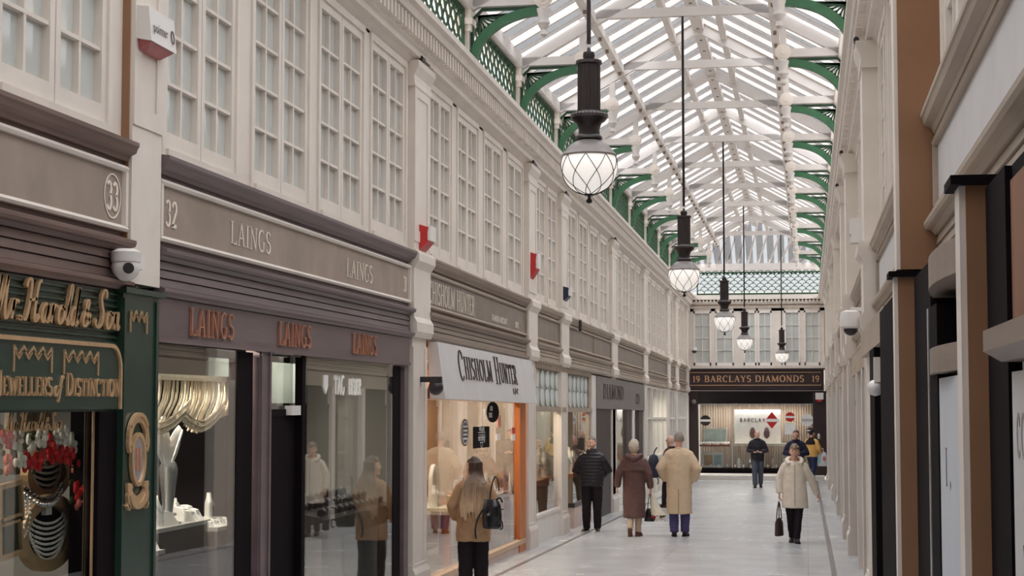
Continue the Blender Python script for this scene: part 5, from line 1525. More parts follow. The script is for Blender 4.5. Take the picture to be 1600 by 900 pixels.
# ------------------------------------------------------------------ people
SKIN = mat('skin', (216, 168, 144), .5, .4, .05, 8)
SKIN2 = mat('fair_skin', (226, 180, 158), .5, .4, .05, 8)
LIP = mat('lips', (176, 104, 94), .5)
EYEW = mat('eye_white', (226, 220, 214), .3, .5, 0)
EYED = mat('eye_iris', (52, 40, 34), .2, .5, 0)
CLOUD = bpy.data.textures.new('cloth_folds', 'CLOUDS'); CLOUD.noise_scale = .11
def remesh(o, vox, disp=0.0, smooth=4):
    m = o.modifiers.new('remesh', 'REMESH'); m.mode = 'VOXEL'; m.voxel_size = vox; m.use_smooth_shade = True
    s_ = o.modifiers.new('smooth', 'SMOOTH'); s_.iterations = smooth; s_.factor = .5
    if disp:
        d = o.modifiers.new('folds', 'DISPLACE'); d.texture = CLOUD; d.strength = disp; d.mid_level = .5
    return o
V = Vector
def hand(mb, wr, d, n, curl=.5):
    d = V(d).normalized(); n = V(n); n = (n - d * n.dot(d)).normalized(); l = d.cross(n)
    wr = V(wr)
    mb.tube([wr - d * .02, wr + d * .03, wr + d * .065, wr + d * .095], [.026, .036, .041, .036], 12, flat=.45, up=l)
    for k, (o_, L) in enumerate(((-.029, .062), (-.010, .076), (.010, .080), (.028, .070))):
        p = wr + d * .085 + l * o_; pts = [p]; a = 0
        for j in range(3):
            a += curl * (.5 if j == 0 else .9)
            p = p + (d * math.cos(a) + n * math.sin(a)) * (L * (.45, .32, .26)[j]); pts.append(p)
        mb.tube(pts, [.0095, .009, .0085, .0065], 8)
    t0 = wr + d * .03 + l * .030
    mb.tube([t0, t0 + (d * .6 + l * .6 + n * .4).normalized() * .035, t0 + (d * .6 + l * .6 + n * .4).normalized() * .035 + (d * .9 + n * .5).normalized() * .03], [.013, .011, .008], 8)
def head_fn(p):
    x, y, z = p
    if z < 0:
        x *= 1 + .30 * z * abs(z) * 1.0 - .12 * (z * z)
        if y < 0: y = y * (1 + .35 * z)
        else: y *= 1 - .06 * z * z
    else:
        x *= 1 - .04 * z; 
    if y > .75: y = .75 + (y - .75) * .6
    return V((x, y, z))
def person(label, loc, rz, H, pose, skin, hairm, hair, clothes, head_yaw=0, head_pitch=0, face=True, sxy=1.0, shoe=None, glasses=False):
    r = thing('person', label, 'person', (loc[0], loc[1], fz(loc[1])), rz)
    s = H / 1.75
    r.scale = (s * sxy, s * sxy, s)
    J = dict(shR=(.185, 0, 1.42), shL=(-.185, 0, 1.42), elR=(.24, -.03, 1.13), elL=(-.24, -.03, 1.13), wrR=(.25, .05, .88), wrL=(-.25, .05, .88),
             hpR=(.09, 0, .92), hpL=(-.09, 0, .92), knR=(.10, .02, .49), knL=(-.10, .02, .49), anR=(.10, -.02, .085), anL=(-.10, -.02, .085), ftR=(.15, 1, 0), ftL=(-.15, 1, 0), hnR=(0, .1, -1), hnL=(0, .1, -1), curl=.5)
    J.update(pose)
    J = {k: (V(v) if isinstance(v, tuple) else v) for k, v in J.items()}
    b = MB()
    b.rings([(0, 0, .84, .12, .09), (0, 0, .92, .155, .105), (0, 0, 1.06, .13, .09), (0, 0, 1.22, .15, .105), (0, 0, 1.34, .155, .095), (0, 0, 1.42, .11, .075), (0, -.005, 1.48, .06, .06)], 20)
    hc = V((0, .025, 1.625))
    b.tube([(0, -.01, 1.40), (0, 0, 1.50), (0, .012, 1.57)], [.066, .056, .056], 16)
    for S in 'RL':
        s0 = V((J['sh' + S].x * .82, J['sh' + S].y, J['sh' + S].z - .07))
        b.tube([s0, (s0 + J['el' + S]) / 2, J['el' + S], (J['el' + S] + J['wr' + S]) / 2, J['wr' + S]], [.050, .046, .040, .036, .027], 12)
        ddir = J['hn' + S]
        hand(b, J['wr' + S], ddir, J.get('pn' + S, V((-1 if S == 'R' else 1, 0.2, 0))), J['curl'])
        b.tube([J['hp' + S], (J['hp' + S] * .5 + J['kn' + S] * .5), J['kn' + S], (J['kn' + S] * .6 + J['an' + S] * .4), J['an' + S]], [.085, .072, .052, .052, .036], 14)
        f = J['ft' + S].normalized()
        b.tube([J['an' + S] - f * .05 + V((0, 0, -.045)), J['an' + S] + f * .03 + V((0, 0, -.045)), J['an' + S] + f * .16 + V((0, 0, -.06))], [.032, .034, .022], 10)
    M = (Matrix.Rotation(head_yaw, 3, 'Z') @ Matrix.Rotation(-head_pitch, 3, 'X'))
    def hp(p): return hc + M @ V(p)
    b.ball(hc, (.077, .099, .122), 28, M=M, fn=head_fn)
    b.tube([hp((0, .086, .03)), hp((0, .112, -.022)), hp((0, .086, -.036))], [.008, .0135, .009], 8)
    b.tube([hp((-.045, .078, .032)), hp((0, .090, .030)), hp((.045, .078, .032))], [.008, .009, .008], 8)
    b.ball(hp((0, .074, -.098)), .026, 10)
    b.tube([hp((-.022, .086, -.064)), hp((0, .091, -.062)), hp((.022, .086, -.064))], [.005, .007, .005], 8)
    for sx in (-1, 1):
        b.ball(hp((sx * .079, -.006, -.006)), (.011, .02, .033), 10, M=M)
        b.ball(hp((sx * .045, .062, -.03)), (.024, .026, .024), 10)
    remesh(obj('body', b, skin, r), .0065, 0, 3)
    if face:
        for sx in (-1, 1):
            q = MB(); q.ball(hp((sx * .031, .087, .008)), (.0135, .008, .0075), 10, M=M); e = obj('eye', q, EYEW, r, True)
            q = MB(); q.ball(hp((sx * .031, .0935, .008)), .006, 8); obj('iris', q, EYED, e, True)
            q = MB(); q.tube([hp((sx * .016, .094, .026)), hp((sx * .032, .093, .030)), hp((sx * .048, .084, .026))], .004, 6); obj('eyebrow', q, hairm, r)
        q = MB(); q.tube([hp((-.022, .091, -.064)), hp((0, .097, -.063)), hp((.022, .091, -.064))], [.003, .006, .003], 6); obj('lips', q, LIP, r, True)
    if glasses:
        q = MB()
        for sx in (-1, 1):
            q.tube([hp((sx * .032 + .024 * math.cos(a * PI / 6), .104, .006 + .018 * math.sin(a * PI / 6))) for a in range(13)], .003, 6)
            q.tube([hp((sx * .056, .10, .01)), hp((sx * .082, .0, .012))], .003, 6)
        obj('glasses', q, DKPLAST, r)
    # hair
    q = MB()
    k = hair
    def hf(p):
        x, y, z = p
        cut = k.get('line', .42)
        low = k.get('low', -.55)
        if (y > .1 and z < cut - .25 * (1 - min(1, abs(x)))) or z < low: return V((x * .84, y * .80, z * .86))
        rr = 1 + k.get('vol', .0) * (math.sin(9 * x + 5 * z) * .12 + .3)
        return V((x * rr, y * rr, z * rr))
    q.ball(hp((0, -.008, .012)), (.086, .104, .124), 32, M=M, fn=hf)
    if k.get('long'):
        for j in range(34):
            a = PI * (1.02 + .96 * j / 33) if True else 0
            x0 = .078 * math.cos(a); y0 = .09 * math.sin(a)
            wob = .012 * math.sin(j * 2.3)
            p0 = hp((x0, y0 - .01, .06)); p1 = hp((x0 * 1.15, y0 * 1.15 - .01, -.08))
            fall = k['long']
            tx = x0 * 2.0 + wob
            q.tube(crom([p0, p1, V((tx + (p1.x - tx) * .4, -.125 - .02 * abs(math.sin(j)), 1.42)), V((tx * 1.08, -.155, 1.42 - fall * .5)), V((tx * 1.0 + wob, -.16, 1.42 - fall + .06 * math.sin(j * 1.7)))], 4), [.022, .022, .023, .023, .023, .023, .022, .021, .020, .020, .019, .018, .017, .016, .014, .010, .006][:17], 7)
    if not k.get('none'):
        remesh(obj('hair', q, hairm, r, True), .009, k.get('disp', .006), 1)
    # clothes
    for c in clothes:
        kind = c[0]
        if kind == 'top':
            _, nm, m, rings, sl, ex = c
            q = MB(); q.rings(rings, 28)
            for S in 'RL':
                sh_, el, wr = J['sh' + S], J['el' + S], J['wr' + S]
                we = el + (wr - el) * ex.get('len', .97)
                sg_ = 1 if sh_.x > 0 else -1
                a0 = V((sg_ * .06, sh_.y, sh_.z + .005)); a1 = V((sg_ * .125, sh_.y, sh_.z - .02)); a2 = V((sg_ * .168, sh_.y, sh_.z - .055)); a3 = V((sg_ * .195, sh_.y, sh_.z - .115))
                q.tube([a0, a1, a2, a3, (a3 + el) / 2, el, (el + we) / 2, we], [sl[0] * .62, sl[0] * .80, sl[0] * .93, sl[0], sl[0] * .98, sl[1], (sl[1] + sl[2]) / 2, sl[2]], 18)
                q.ball(a2, sl[0] * .9, 14)
            if ex.get('ribs'):
                pass
            for z, rx, ry, cy, th in ex.get('collar', []):
                n = 20
                q.tube([(rx * math.cos(2 * PI * a / n), cy + ry * math.sin(2 * PI * a / n), z) for a in range(n + 1)], th, 8)
            remesh(obj(nm, q, m, r), ex.get('vox', .011), ex.get('disp', .02), ex.get('sm', 3))
        elif kind == 'trousers':
            _, m, rad = c
            q = MB()
            q.rings([(0, 0, .80, .10, .10), (0, 0, .86, .17, .125), (0, 0, .96, .172, .122), (0, 0, 1.04, .155, .11)], 24)
            for S in 'RL':
                a_ = J['an' + S] + V((0, 0, -.01))
                q.tube([J['hp' + S] + V((0, 0, -.02)), J['hp' + S] * .5 + J['kn' + S] * .5, J['kn' + S], J['kn' + S] * .45 + a_ * .55, a_], [rad[0], rad[0] * .95, rad[1], rad[1] * .5 + rad[2] * .5, rad[2]], 16)
            remesh(obj('trousers', q, m, r), .011, .018, 3)
        elif kind == 'mesh':
            _, nm, m, mb_, vox, disp = c
            o = obj(nm, mb_, m, r, True)
            if vox: remesh(o, vox, disp, 2)
    um, sm = shoe
    for S in 'RL':
        f = J['ft' + S]; f = V((f.x, f.y, f.z)).normalized(); A = J['an' + S]
        q = MB()
        q.tube([A - f * .075 + V((0, 0, -.035)), A - f * .03 + V((0, 0, -.028)), A + f * .05 + V((0, 0, -.035)), A + f * .13 + V((0, 0, -.048)), A + f * .185 + V((0, 0, -.058))], [.030, .042, .044, .040, .018], 14, flat=.95)
        q.tube([A + V((0, 0, -.04)), A + V((0, 0, .03))], [.045, .046], 14)
        o = remesh(obj('shoe', q, um, r), .009, 0, 2)
        q = MB()
        l = V((-f.y, f.x, 0)).normalized()
        up = l.cross(f) * -1
        if up.z < 0: up = up * -1
        P_ = []
        for t, wd in ((-.10, .024), (-.06, .04), (.04, .043), (.13, .045), (.19, .03), (.21, .012)): P_.append((t, wd))
        vs = []
        base = A + V((0, 0, -.085))
        out = [(t, wd) for t, wd in P_] + [(t, -wd) for t, wd in reversed(P_)]
        n = len(out)
        for h in (0.002, .026): vs += [base + f * t + l * wd + up * h for t, wd in out]
        q.add(vs, [tuple(range(n)), tuple(reversed(range(n, 2 * n)))] + [(i, (i + 1) % n, n + (i + 1) % n, n + i) for i in range(n)])
        obj('sole', q, sm, o)
    return r
BLKC = mat('black_cloth', (34, 28, 32), .8, .2, .12, 12, .15, 200)
SHOEB = mat('black_leather', (30, 24, 26), .35, .5, .1, 10)
SOLEW = mat('white_rubber', (206, 202, 198), .6, .3, .05)
SOLED = mat('dark_rubber', (36, 32, 32), .7, .2, .05)
# 1 the woman looking into the window
HAIR1 = mat('ombre_hair', (140, 92, 58), .45, .4, .35, 9, stretch=(14, 14, .8))
def ombre():
    t = HAIR1.node_tree; p = t.nodes['Principled BSDF']
    tc = t.nodes.new('ShaderNodeTexCoord'); sp = t.nodes.new('ShaderNodeSeparateXYZ'); cr = t.nodes.new('ShaderNodeValToRGB'); mr = t.nodes.new('ShaderNodeMapRange')
    t.links.new(tc.outputs['Object'], sp.inputs[0]); t.links.new(sp.outputs['Z'], mr.inputs[0])
    mr.inputs['From Min'].default_value = 1.05; mr.inputs['From Max'].default_value = 1.72
    cr.color_ramp.elements[0].color = lin((200, 166, 132)); cr.color_ramp.elements[0].position = .1
    cr.color_ramp.elements[1].color = lin((70, 48, 40)); cr.color_ramp.elements[1].position = .8
    t.links.new(mr.outputs[0], cr.inputs[0])
    n = t.nodes.new('ShaderNodeTexNoise'); mp = t.nodes.new('ShaderNodeMapping'); mp.inputs['Scale'].default_value = (60, 60, 2.5); n.inputs['Scale'].default_value = 1
    t.links.new(tc.outputs['Object'], mp.inputs[0]); t.links.new(mp.outputs[0], n.inputs['Vector'])
    mx = t.nodes.new('ShaderNodeMix'); mx.data_type = 'RGBA'; mx.blend_type = 'OVERLAY'; mx.inputs[0].default_value = .7
    t.links.new(cr.outputs[0], mx.inputs[6]); t.links.new(n.outputs['Fac'], mx.inputs[7]); t.links.new(mx.outputs[2], p.inputs['Base Color'])
ombre()
TAN = mat('tan_wool', (172, 136, 104), .85, .15, .1, 14, .2, 220)
person('person with long dark to blonde hair, tan jacket and black trousers facing the shop window', (-3.645, 18.9), .30, 1.515,
       dict(elL=(-.28, -.02, 1.13), wrL=(-.22, .14, .96), hnL=(.4, .8, -.2), elR=(.28, -.03, 1.14), wrR=(.20, .16, 1.05), hnR=(-.4, .8, .3)), SKIN2, HAIR1, dict(line=.5, low=-.8, long=.42, vol=.05, disp=.012),
       [('trousers', BLKC, (.115, .098, .085)),
        ('top', 'jacket', TAN, [(0, 0, .68, .225, .150), (0, 0, .80, .222, .152), (0, 0, 1.0, .215, .145), (0, 0, 1.2, .212, .145), (0, -.005, 1.34, .205, .13), (0, -.005, 1.42, .17, .11), (0, 0, 1.47, .085, .08)], (.075, .07, .055), dict(collar=[(1.47, .075, .075, 0, .018)], disp=.025))],
       head_yaw=.75, shoe=(SHOEB, SOLED))
bp = thing('backpack', 'black leather backpack hanging from the right shoulder of the person in tan', 'backpack', (-3.40, 18.70, .63), -.2)
LEA = mat('glossy_black_leather', (26, 22, 26), .25, .6, .1, 10)
q = MB(); q.rings([(0, 0, -.15, .085, .05), (0, 0, -.135, .108, .075), (0, 0, 0, .112, .082), (0, 0, .10, .10, .072), (0, .01, .16, .075, .05), (0, .01, .17, .05, .03)], 20); remesh(obj('bag_body', q, LEA, bp), .01, .008, 2)
q = MB(); q.tube([(-.07, .0, .165), (0, -.05, .155), (0, -.088, .09), (0, -.098, .02)], [.03, .07, .07, .05], 12, flat=.25); obj('flap', q, LEA, bp, True)
q = MB(); q.tube(crom([(.05, 0, .165), (.10, -.02, .19), (.13, -.02, .14)], 5), .01, 8); q.tube([(.10, -.06, .06), (.16, -.06, .07)], .006, 6); obj('carry_loop', q, LEA, bp)
q = MB(); q.tube(crom([(-.05, .05, .15), (-.06, .12, .28), (-.05, .20, .40), (-.05, .30, .36), (-.05, .33, .25)], 5), .014, 8, flat=.5); obj('shoulder_strap', q, LEA, bp)
q = MB(); q.tube(crom([(-.08, .02, .10), (-.15, -.02, -.02), (-.19, -.02, -.16), (-.18, -.02, -.26)], 5), .010, 8); obj('hanging_strap', q, LEA, bp)
q = MB(); q.tube(crom([(.08, -.05, -.09), (.14, -.07, -.06), (.15, -.07, -.13), (.12, -.06, -.15)], 5), .008, 8); obj('side_strap', q, LEA, bp)
q = MB(); q.box(-.015, .015, -.115, -.10, .0, .03); obj('buckle', q, SILVER, bp)
# 2 man in the puffer jacket
PUF = mat('black_quilted_nylon', (34, 29, 36), .45, .4, .12, 12)
rg = []
for k in range(49):
    z = .84 + .62 * k / 48
    t = (z - .84) / .62
    rx = .205 + .02 * math.sin(PI * t); ry = .14 + .015 * math.sin(PI * t)
    if t > .82: rx -= (t - .82) / .18 * .085; ry -= (t - .82) / .18 * .03
    rp = .014 * abs(math.sin(PI * (z - .84) / .062))
    rg.append((0, 0, z, rx + rp, ry + rp))
GREYH = mat('grey_hair', (150, 138, 128), .6, .3, .25, 60)
person('person in a black quilted puffer jacket with hands behind the back, white soled trainers', (-3.74, 30.4), PI + .06, 1.68,
       dict(elR=(.30, -.08, 1.13), wrR=(.13, -.20, .97), hnR=(-.9, -.2, -.2), elL=(-.30, -.08, 1.13), wrL=(-.13, -.20, .97), hnL=(.9, -.2, -.2), ftR=(.45, 1, 0), ftL=(-.1, 1, 0)), SKIN2, GREYH, dict(line=.62, low=-.35, disp=.003),
       [('trousers', BLKC, (.108, .085, .068)), ('top', 'puffer_jacket', PUF, rg, (.088, .078, .055), dict(collar=[(1.47, .085, .08, .01, .028), (1.51, .075, .075, .01, .022)], disp=.012, vox=.009, sm=1)),],
       head_yaw=-.6, shoe=(SHOEB, SOLEW))
# 3 woman in the long brown coat
BRC = mat('brown_waxed_coat', (100, 72, 68), .55, .35, .14, 8)
ASHH = mat('ash_blonde_hair', (196, 184, 168), .6, .3, .25, 60)
cape = MB(); cape.rings([(0, -.01, 1.20, .245, .165), (0, -.01, 1.205, .25, .17), (0, -.01, 1.32, .225, .15), (0, -.01, 1.42, .17, .115), (0, -.01, 1.47, .10, .09)], 28)
hood = MB(); hood.tube(crom([(.12, .04, 1.47), (.10, -.09, 1.46), (0, -.15, 1.42), (-.10, -.09, 1.46), (-.12, .04, 1.47)], 5), .05, 12); hood.ball((0, -.115, 1.42), (.10, .06, .075), 14)
person('person with short ash hair in a long brown caped coat walking away', (-2.90, 29.46), -.10, 1.62,
       dict(elL=(-.28, -.05, 1.14), wrL=(-.33, .04, .90), hnL=(-.1, .15, -1), elR=(.27, -.03, 1.14), wrR=(.29, .08, .88), hnR=(0, .1, -1), curl=.9, knL=(-.06, .02, .50), anL=(-.05, -.16, .14), ftL=(-.05, .55, -.84), knR=(.07, .06, .49), anR=(.05, .06, .085)), SKIN2, ASHH, dict(line=.5, low=-.75, vol=.5, disp=.02),
       [('trousers', mat('beige_stocking', (196, 172, 148), .7), (.10, .07, .055)),
        ('top', 'long_coat', BRC, [(0, 0, .34, .205, .16), (0, 0, .36, .21, .165), (0, 0, .7, .205, .16), (0, 0, 1.0, .20, .15), (0, 0, 1.25, .205, .145), (0, 0, 1.38, .185, .12), (0, 0, 1.46, .09, .08)], (.082, .075, .06), dict(disp=.02)),
        ('mesh', 'shoulder_cape', BRC, cape, .011, .02), ('mesh', 'hood', BRC, hood, .011, .015)],
       head_yaw=-.25, face=False, shoe=(mat('brown_shoe', (104, 66, 56), .5), mat('brown_sole', (120, 78, 64), .6)))
bq = thing('bouquet', 'paper-wrapped bouquet held head-down beside the brown coat', 'bouquet', (-2.60, 29.5, .30))
q = MB(); q.rings([(0, 0, .05, .02, .02), (.02, 0, -.08, .045, .04), (.07, 0, -.26, .10, .08), (.11, 0, -.34, .13, .10), (.11, 0, -.33, .11, .08)], 16); obj('paper_wrap', q, mat('cream_paper', (226, 216, 196), .7, .2, .08, 20), bq, True)
for k in range(16):
    a = k * 2.4; rr = .035 + .085 * ((k * 5) % 16) / 16
    q = MB()
    for j in range(5): q.ball((.11 + rr * math.cos(a) + .018 * math.cos(j * 1.26), rr * .8 * math.sin(a) + .018 * math.sin(j * 1.26), -.37 - .03 * (k % 3)), .017, 6)
    obj('bloom', q, FLW if k % 4 else FLR, bq, True)
q = MB()
for k in range(10):
    a = k * 1.9; q.ball((.11 + .10 * math.cos(a), .08 * math.sin(a), -.355 - .02 * (k % 3)), (.022, .022, .01), 6)
obj('leaves', q, LEAF, bq, True)
hb = thing('handbag', 'small black bag hanging behind the bouquet of the person in brown', 'bag', (-2.66, 29.62, -.06))
q = MB(); q.rings([(0, 0, -.10, .08, .05), (0, 0, -.09, .09, .055), (0, 0, .10, .055, .035), (0, 0, .12, .04, .02)], 14); obj('bag_body', q, SHOEB, hb, True)
q = MB(); q.tube(crom([(-.03, 0, .1), (-.01, 0, .28), (.02, -.02, .36), (.03, 0, .1)], 5), .008, 6); obj('handle', q, SHOEB, hb)
# 4 man half hidden, with a backpack
person('bald person with glasses in a dark brown jacket half hidden by the beige coat', (-3.08, 40.0), .95, 1.65,
       dict(elR=(.26, .05, 1.14), wrR=(.20, .25, 1.02), hnR=(-.2, .9, 0), elL=(-.26, .0, 1.14), wrL=(-.26, .14, .92), knL=(-.09, .12, .5), anL=(-.08, .16, .085), knR=(.09, -.06, .5), anR=(.09, -.28, .14), ftR=(.1, .8, -.5)), SKIN2, GREYH, dict(line=.8, low=-.3, disp=.002, none=True),
       [('trousers', BLKC, (.105, .085, .07)), ('top', 'jacket', mat('dark_brown_jacket', (78, 54, 48), .7, .2, .12, 10), [(0, 0, .82, .20, .14), (0, 0, 1.0, .20, .14), (0, 0, 1.25, .205, .14), (0, 0, 1.38, .18, .12), (0, 0, 1.47, .09, .085)], (.078, .07, .055), dict(collar=[(1.48, .08, .08, 0, .02)]))],
       head_yaw=.3, shoe=(SHOEB, SOLED), glasses=True)
bk = thing('backpack', 'navy rucksack with dangling straps beside the half hidden bald person', 'backpack', (-3.46, 39.66, .42), .4)
q = MB(); q.rings([(0, 0, -.27, .10, .07), (0, 0, -.24, .13, .10), (0, 0, .05, .14, .11), (0, 0, .22, .10, .08), (0, 0, .26, .05, .04)], 18); obj('bag_body', q, mat('navy_nylon', (36, 38, 56), .6), bk, True)
q = MB(); q.tube(crom([(.05, -.05, -.2), (.09, -.06, -.34), (.07, -.06, -.42)], 5), .012, 6); q.tube(crom([(.10, .0, -.15), (.15, .0, -.28), (.2, .02, -.22)], 5), .012, 6); obj('strap', q, SHOEB, bk)
q = MB(); q.tube(crom([(0, 0, .25), (.04, .03, .34), (.10, .05, .42)], 5), .016, 6); obj('shoulder_strap', q, SHOEB, bk)
# 5 man in the long beige coat
BEI = mat('beige_gabardine', (214, 190, 160), .7, .25, .06, 8)
vent = MB(); vent.tube([(0.005, -.185, .40), (0.005, -.182, .80)], .004, 6)
coll = MB(); coll.tube([(.09 * math.cos(PI * k / 12 - PI), .01 + .085 * math.sin(PI * k / 12 - PI), 1.475 - .008 * abs(k - 6)) for k in range(13)], .022, 8)
person('person with grey hair in a long beige overcoat and blue trousers walking away', (-2.15, 29.62), -.03, 1.766,
       dict(elR=(.315, -.05, 1.14), wrR=(.235, .09, .94), hnR=(-.4, .6, -.6), elL=(-.315, -.05, 1.14), wrL=(-.235, .09, .94), hnL=(.4, .6, -.6), anR=(.09, .03, .085), anL=(-.08, -.05, .085)), SKIN, GREYH, dict(line=.55, low=-.42, disp=.006),
       [('trousers', mat('blue_violet_trousers', (76, 72, 112), .8, .2, .1, 12), (.105, .085, .075)),
        ('top', 'overcoat', BEI, [(0, 0, .38, .215, .175), (0, 0, .40, .22, .18), (0, 0, .7, .215, .175), (0, 0, 1.0, .215, .165), (0, 0, 1.25, .225, .16), (0, -.005, 1.37, .205, .13), (0, -.005, 1.44, .14, .105), (0, 0, 1.48, .085, .08)], (.088, .082, .066), dict(disp=.016)),
        ('mesh', 'collar', BEI, coll, 0, 0), ('mesh', 'back_vent', mat('coat_seam', (120, 98, 76), .8), vent, 0, 0)],
       head_yaw=.18, face=False, shoe=(SHOEB, SOLED), glasses=True)
# 6 man with phone before the end shop
NAVY = mat('navy_jacket', (40, 36, 46), .6, .3, .12, 10)
JEAN = mat('grey_blue_denim', (82, 86, 98), .8, .2, .12, 14)
person('bald person in a dark jacket and jeans holding a phone before the end shop', (-1.50, 53.9), PI + .05, 1.763,
       dict(elR=(.27, .02, 1.13), wrR=(.10, .24, 1.08), hnR=(-.7, .6, .1), pnR=(0, 0, 1), elL=(-.27, .02, 1.13), wrL=(-.10, .24, 1.08), hnL=(.7, .6, .1), pnL=(0, 0, 1), curl=.7, knR=(.09, .10, .50), anR=(.08, .13, .085), knL=(-.09, -.02, .48), anL=(-.09, -.20, .13), ftL=(-.1, .9, -.4)), SKIN2, GREYH, dict(none=True),
       [('trousers', JEAN, (.105, .085, .075)), ('top', 'jacket', NAVY, [(0, 0, .80, .20, .145), (0, 0, .95, .205, .145), (0, 0, 1.25, .215, .145), (0, 0, 1.38, .19, .12), (0, 0, 1.47, .09, .085)], (.085, .076, .058), dict(collar=[(1.475, .085, .085, .01, .025)]))],
       head_pitch=-.25, shoe=(SHOEB, SOLED))
ph = thing('phone', 'dark phone held by the bald person before the end shop', 'phone', (-1.51, 53.60, fz(53.9) + 1.13), 0)
q = MB(); q.box(-.04, .04, -.07, .07, -.005, .005); obj('case', q, DKPLAST, ph); q = MB(); q.box(-.035, .035, -.065, .065, .005, .007); obj('screen', q, mat('dim_screen', (90, 96, 104), .1), ph)
# 7 man in navy looking down
person('person with brown fringe in a navy jacket looking down, behind the cream coat', (-.29, 47.6), PI - .05, 1.775,
       dict(elR=(.29, .03, 1.14), wrR=(.09, .25, 1.12), hnR=(-.7, .5, .2), elL=(-.29, .03, 1.14), wrL=(-.09, .25, 1.12), hnL=(.7, .5, .2), curl=.7), SKIN, mat('brown_hair', (76, 52, 42), .5, .4, .25, 50), dict(line=.34, low=-.45, vol=.2, disp=.012),
       [('trousers', JEAN, (.105, .085, .07)), ('top', 'navy_jacket', mat('navy_cloth', (38, 38, 58), .7, .25, .12, 10), [(0, 0, .84, .205, .145), (0, 0, 1.0, .21, .145), (0, 0, 1.25, .22, .15), (0, 0, 1.38, .20, .12), (0, 0, 1.47, .09, .085)], (.09, .08, .06), dict(collar=[(1.48, .085, .085, .01, .024)]))],
       head_pitch=-.5, shoe=(SHOEB, SOLED))
# 8 woman in the cream coat
CRC = mat('cream_padded_coat', (230, 219, 202), .7, .25, .06, 10)
cc = MB(); cc.tube(crom([(.10, .12, 1.40), (.13, .04, 1.47), (.09, -.07, 1.50), (0, -.10, 1.50), (-.09, -.07, 1.50), (-.13, .04, 1.47), (-.10, .12, 1.40)], 5), .042, 10)
zp = MB(); zp.tube([(0, .172, .66), (0, .168, 1.0), (0, .160, 1.25), (0, .13, 1.40)], .006, 6)
person('person with short grey-brown hair in a cream coat and black trousers walking towards us', (-.20, 28.38), PI, 1.57,
       dict(elR=(.27, -.02, 1.13), wrR=(.275, .03, .88), hnR=(0, .05, -1), elL=(-.29, -.04, 1.14), wrL=(-.40, -.12, .86), hnL=(-.4, -.2, -1), curl=.8, knL=(-.06, .08, .50), anL=(-.03, .16, .085), knR=(.08, .0, .48), anR=(.06, -.14, .10), ftR=(.1, 1, -.2)), SKIN, mat('grey_brown_hair', (142, 122, 104), .6, .3, .3, 50), dict(line=.40, low=-.55, vol=.4, disp=.014),
       [('trousers', BLKC, (.10, .075, .055)),
        ('top', 'cream_coat', CRC, [(0, 0, .62, .235, .165), (0, 0, .64, .24, .17), (0, 0, .85, .225, .165), (0, 0, 1.08, .205, .15), (0, 0, 1.27, .20, .145), (0, 0, 1.38, .18, .125), (0, 0, 1.46, .10, .09)], (.080, .075, .06), dict(disp=.018)),
        ('mesh', 'wide_collar', CRC, cc, .011, .01), ('mesh', 'zip', mat('zip_grey', (170, 160, 148), .5), zp, 0, 0)],
       shoe=(SHOEB, SOLED))
hb = thing('handbag', 'dark brown handbag held low by the person in the cream coat', 'bag', (-.455, 28.34, -.13), 1.3)
q = MB(); q.rings([(0, 0, -.15, .13, .05), (0, 0, -.14, .15, .062), (0, 0, .06, .135, .055), (0, 0, .12, .11, .03), (0, 0, .135, .10, .012)], 18); obj('bag_body', q, mat('dark_brown_leather', (58, 42, 42), .4, .5, .12, 10), hb, True)
for k in (-1, 1):
    q = MB(); q.tube(crom([(-.07, k * .02, .12), (-.05, k * .015, .26), (0, 0, .40), (.05, k * .015, .26), (.07, k * .02, .12)], 5), .009, 6); obj('handle', q, SHOEB, hb)
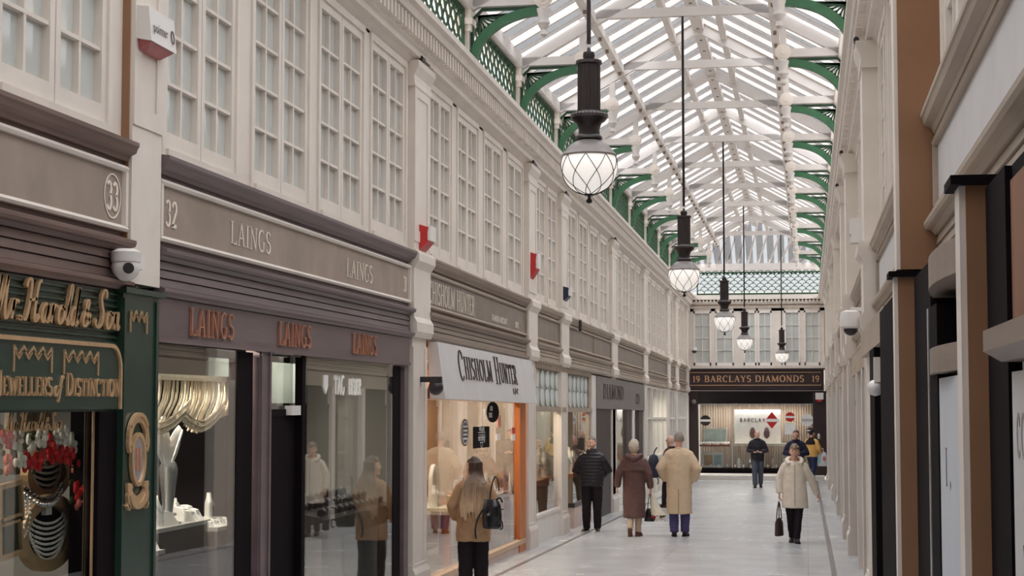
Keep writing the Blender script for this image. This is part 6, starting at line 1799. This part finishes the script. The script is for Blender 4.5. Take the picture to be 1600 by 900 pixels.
# 9 man in the yellow jacket
YEL = mat('yellow_nylon', (226, 174, 98), .6, .3, .06, 10)
yoke = MB(); yoke.rings([(0, -.005, 1.27, .228, .158), (0, -.005, 1.275, .23, .16), (0, -.005, 1.38, .205, .135), (0, 0, 1.45, .12, .10), (0, 0, 1.50, .09, .085)], 26)
person('person in a yellow jacket with black shoulders and dark cap walking off to the right', (.16, 59.2), -.55, 1.76,
       dict(elR=(.28, .0, 1.14), wrR=(.26, .18, 1.0), hnR=(0, .6, -.8), elL=(-.27, -.02, 1.14), wrL=(-.25, .1, .92), knR=(.09, -.02, .49), anR=(.10, -.26, .14), ftR=(.1, .8, -.5), knL=(-.09, .14, .5), anL=(-.09, .22, .085)), SKIN, mat('black_knit', (30, 26, 28), .8), dict(line=.36, low=-.42, disp=.004),
       [('trousers', mat('blue_denim', (52, 58, 84), .8, .2, .12, 14), (.105, .085, .075)), ('top', 'yellow_jacket', YEL, [(0, 0, .86, .21, .15), (0, 0, 1.0, .22, .155), (0, 0, 1.25, .22, .15), (0, 0, 1.38, .19, .12), (0, 0, 1.47, .09, .085)], (.088, .08, .06), dict()), ('mesh', 'black_yoke', BLKC, yoke, .012, .01)],
       head_yaw=-.5, face=False, shoe=(SHOEB, SOLED))
cb = thing('carrier_bag', 'white and pale blue carrier bag with a red mark held by the person in yellow', 'bag', (.50, 59.2, -.02), -.3)
q = MB(); q.rings([(0, 0, -.24, .15, .05), (0, 0, -.22, .19, .08), (0, 0, .05, .19, .09), (0, 0, .20, .14, .06), (0, 0, .24, .08, .03)], 18); obj('bag_body', q, mat('white_plastic_bag', (222, 222, 222), .4, .4, .05, 6), cb, True)
q = MB(); q.poly([(-.16, -.12), (-.01, -.12), (-.01, .14), (-.16, .14)], lambda u, v, w: (u, -.092 - w, v), .004); obj('blue_print', q, mat('pale_cyan', (166, 206, 212), .5), cb)
q = MB(); q.poly([(.1 + .055 * math.cos(2 * PI * k / 14), .02 + .08 * math.sin(2 * PI * k / 14)) for k in range(14)], lambda u, v, w: (u, -.094 - w, v), .004); obj('red_print', q, mat('dull_rose', (190, 110, 108), .5), cb)
q = MB(); q.tube(crom([(-.05, 0, .22), (-.03, .02, .34), (.03, .02, .34), (.05, 0, .22)], 5), .012, 6); obj('handle', q, WPLAST, cb)

for k, (P, yy, d, lb) in enumerate([(PL, 18.3, .10, 'small black spotlight on the pilaster capital above the first red alarm box'), (PL, 26.1, .10, 'small black spotlight on the capital above the slim alarm box'), (PL, 29.8, .10, 'small black spotlight on the capital above the navy alarm box'), (PL, 37.7, .10, 'small black spotlight on the fourth capital of the left wall'),
                                    (PR, 18.1, .20, 'small black spotlight on the big right capital above the white box'), (PR, 25.9, .20, 'small black spotlight on the next capital along the right wall'), (PR, 29.6, .20, 'small black spotlight on the third capital of the right wall')]):
    x, y, z = P(d + .05, yy, 5.60)
    r = thing('spotlight', lb, 'light fitting', (x, y, z), 0, 'black spotlights on the capitals')
    q = MB(); q.tube([(0, -.12, 0), (0, .02, 0)], .03, 8); obj('barrel', q, DKPLAST, r)
    q = MB(); q.tube([(0, 0, 0), (0, .05, 0), (0, .32, 0)], .012, 6); obj('bar', q, DKPLAST, r)
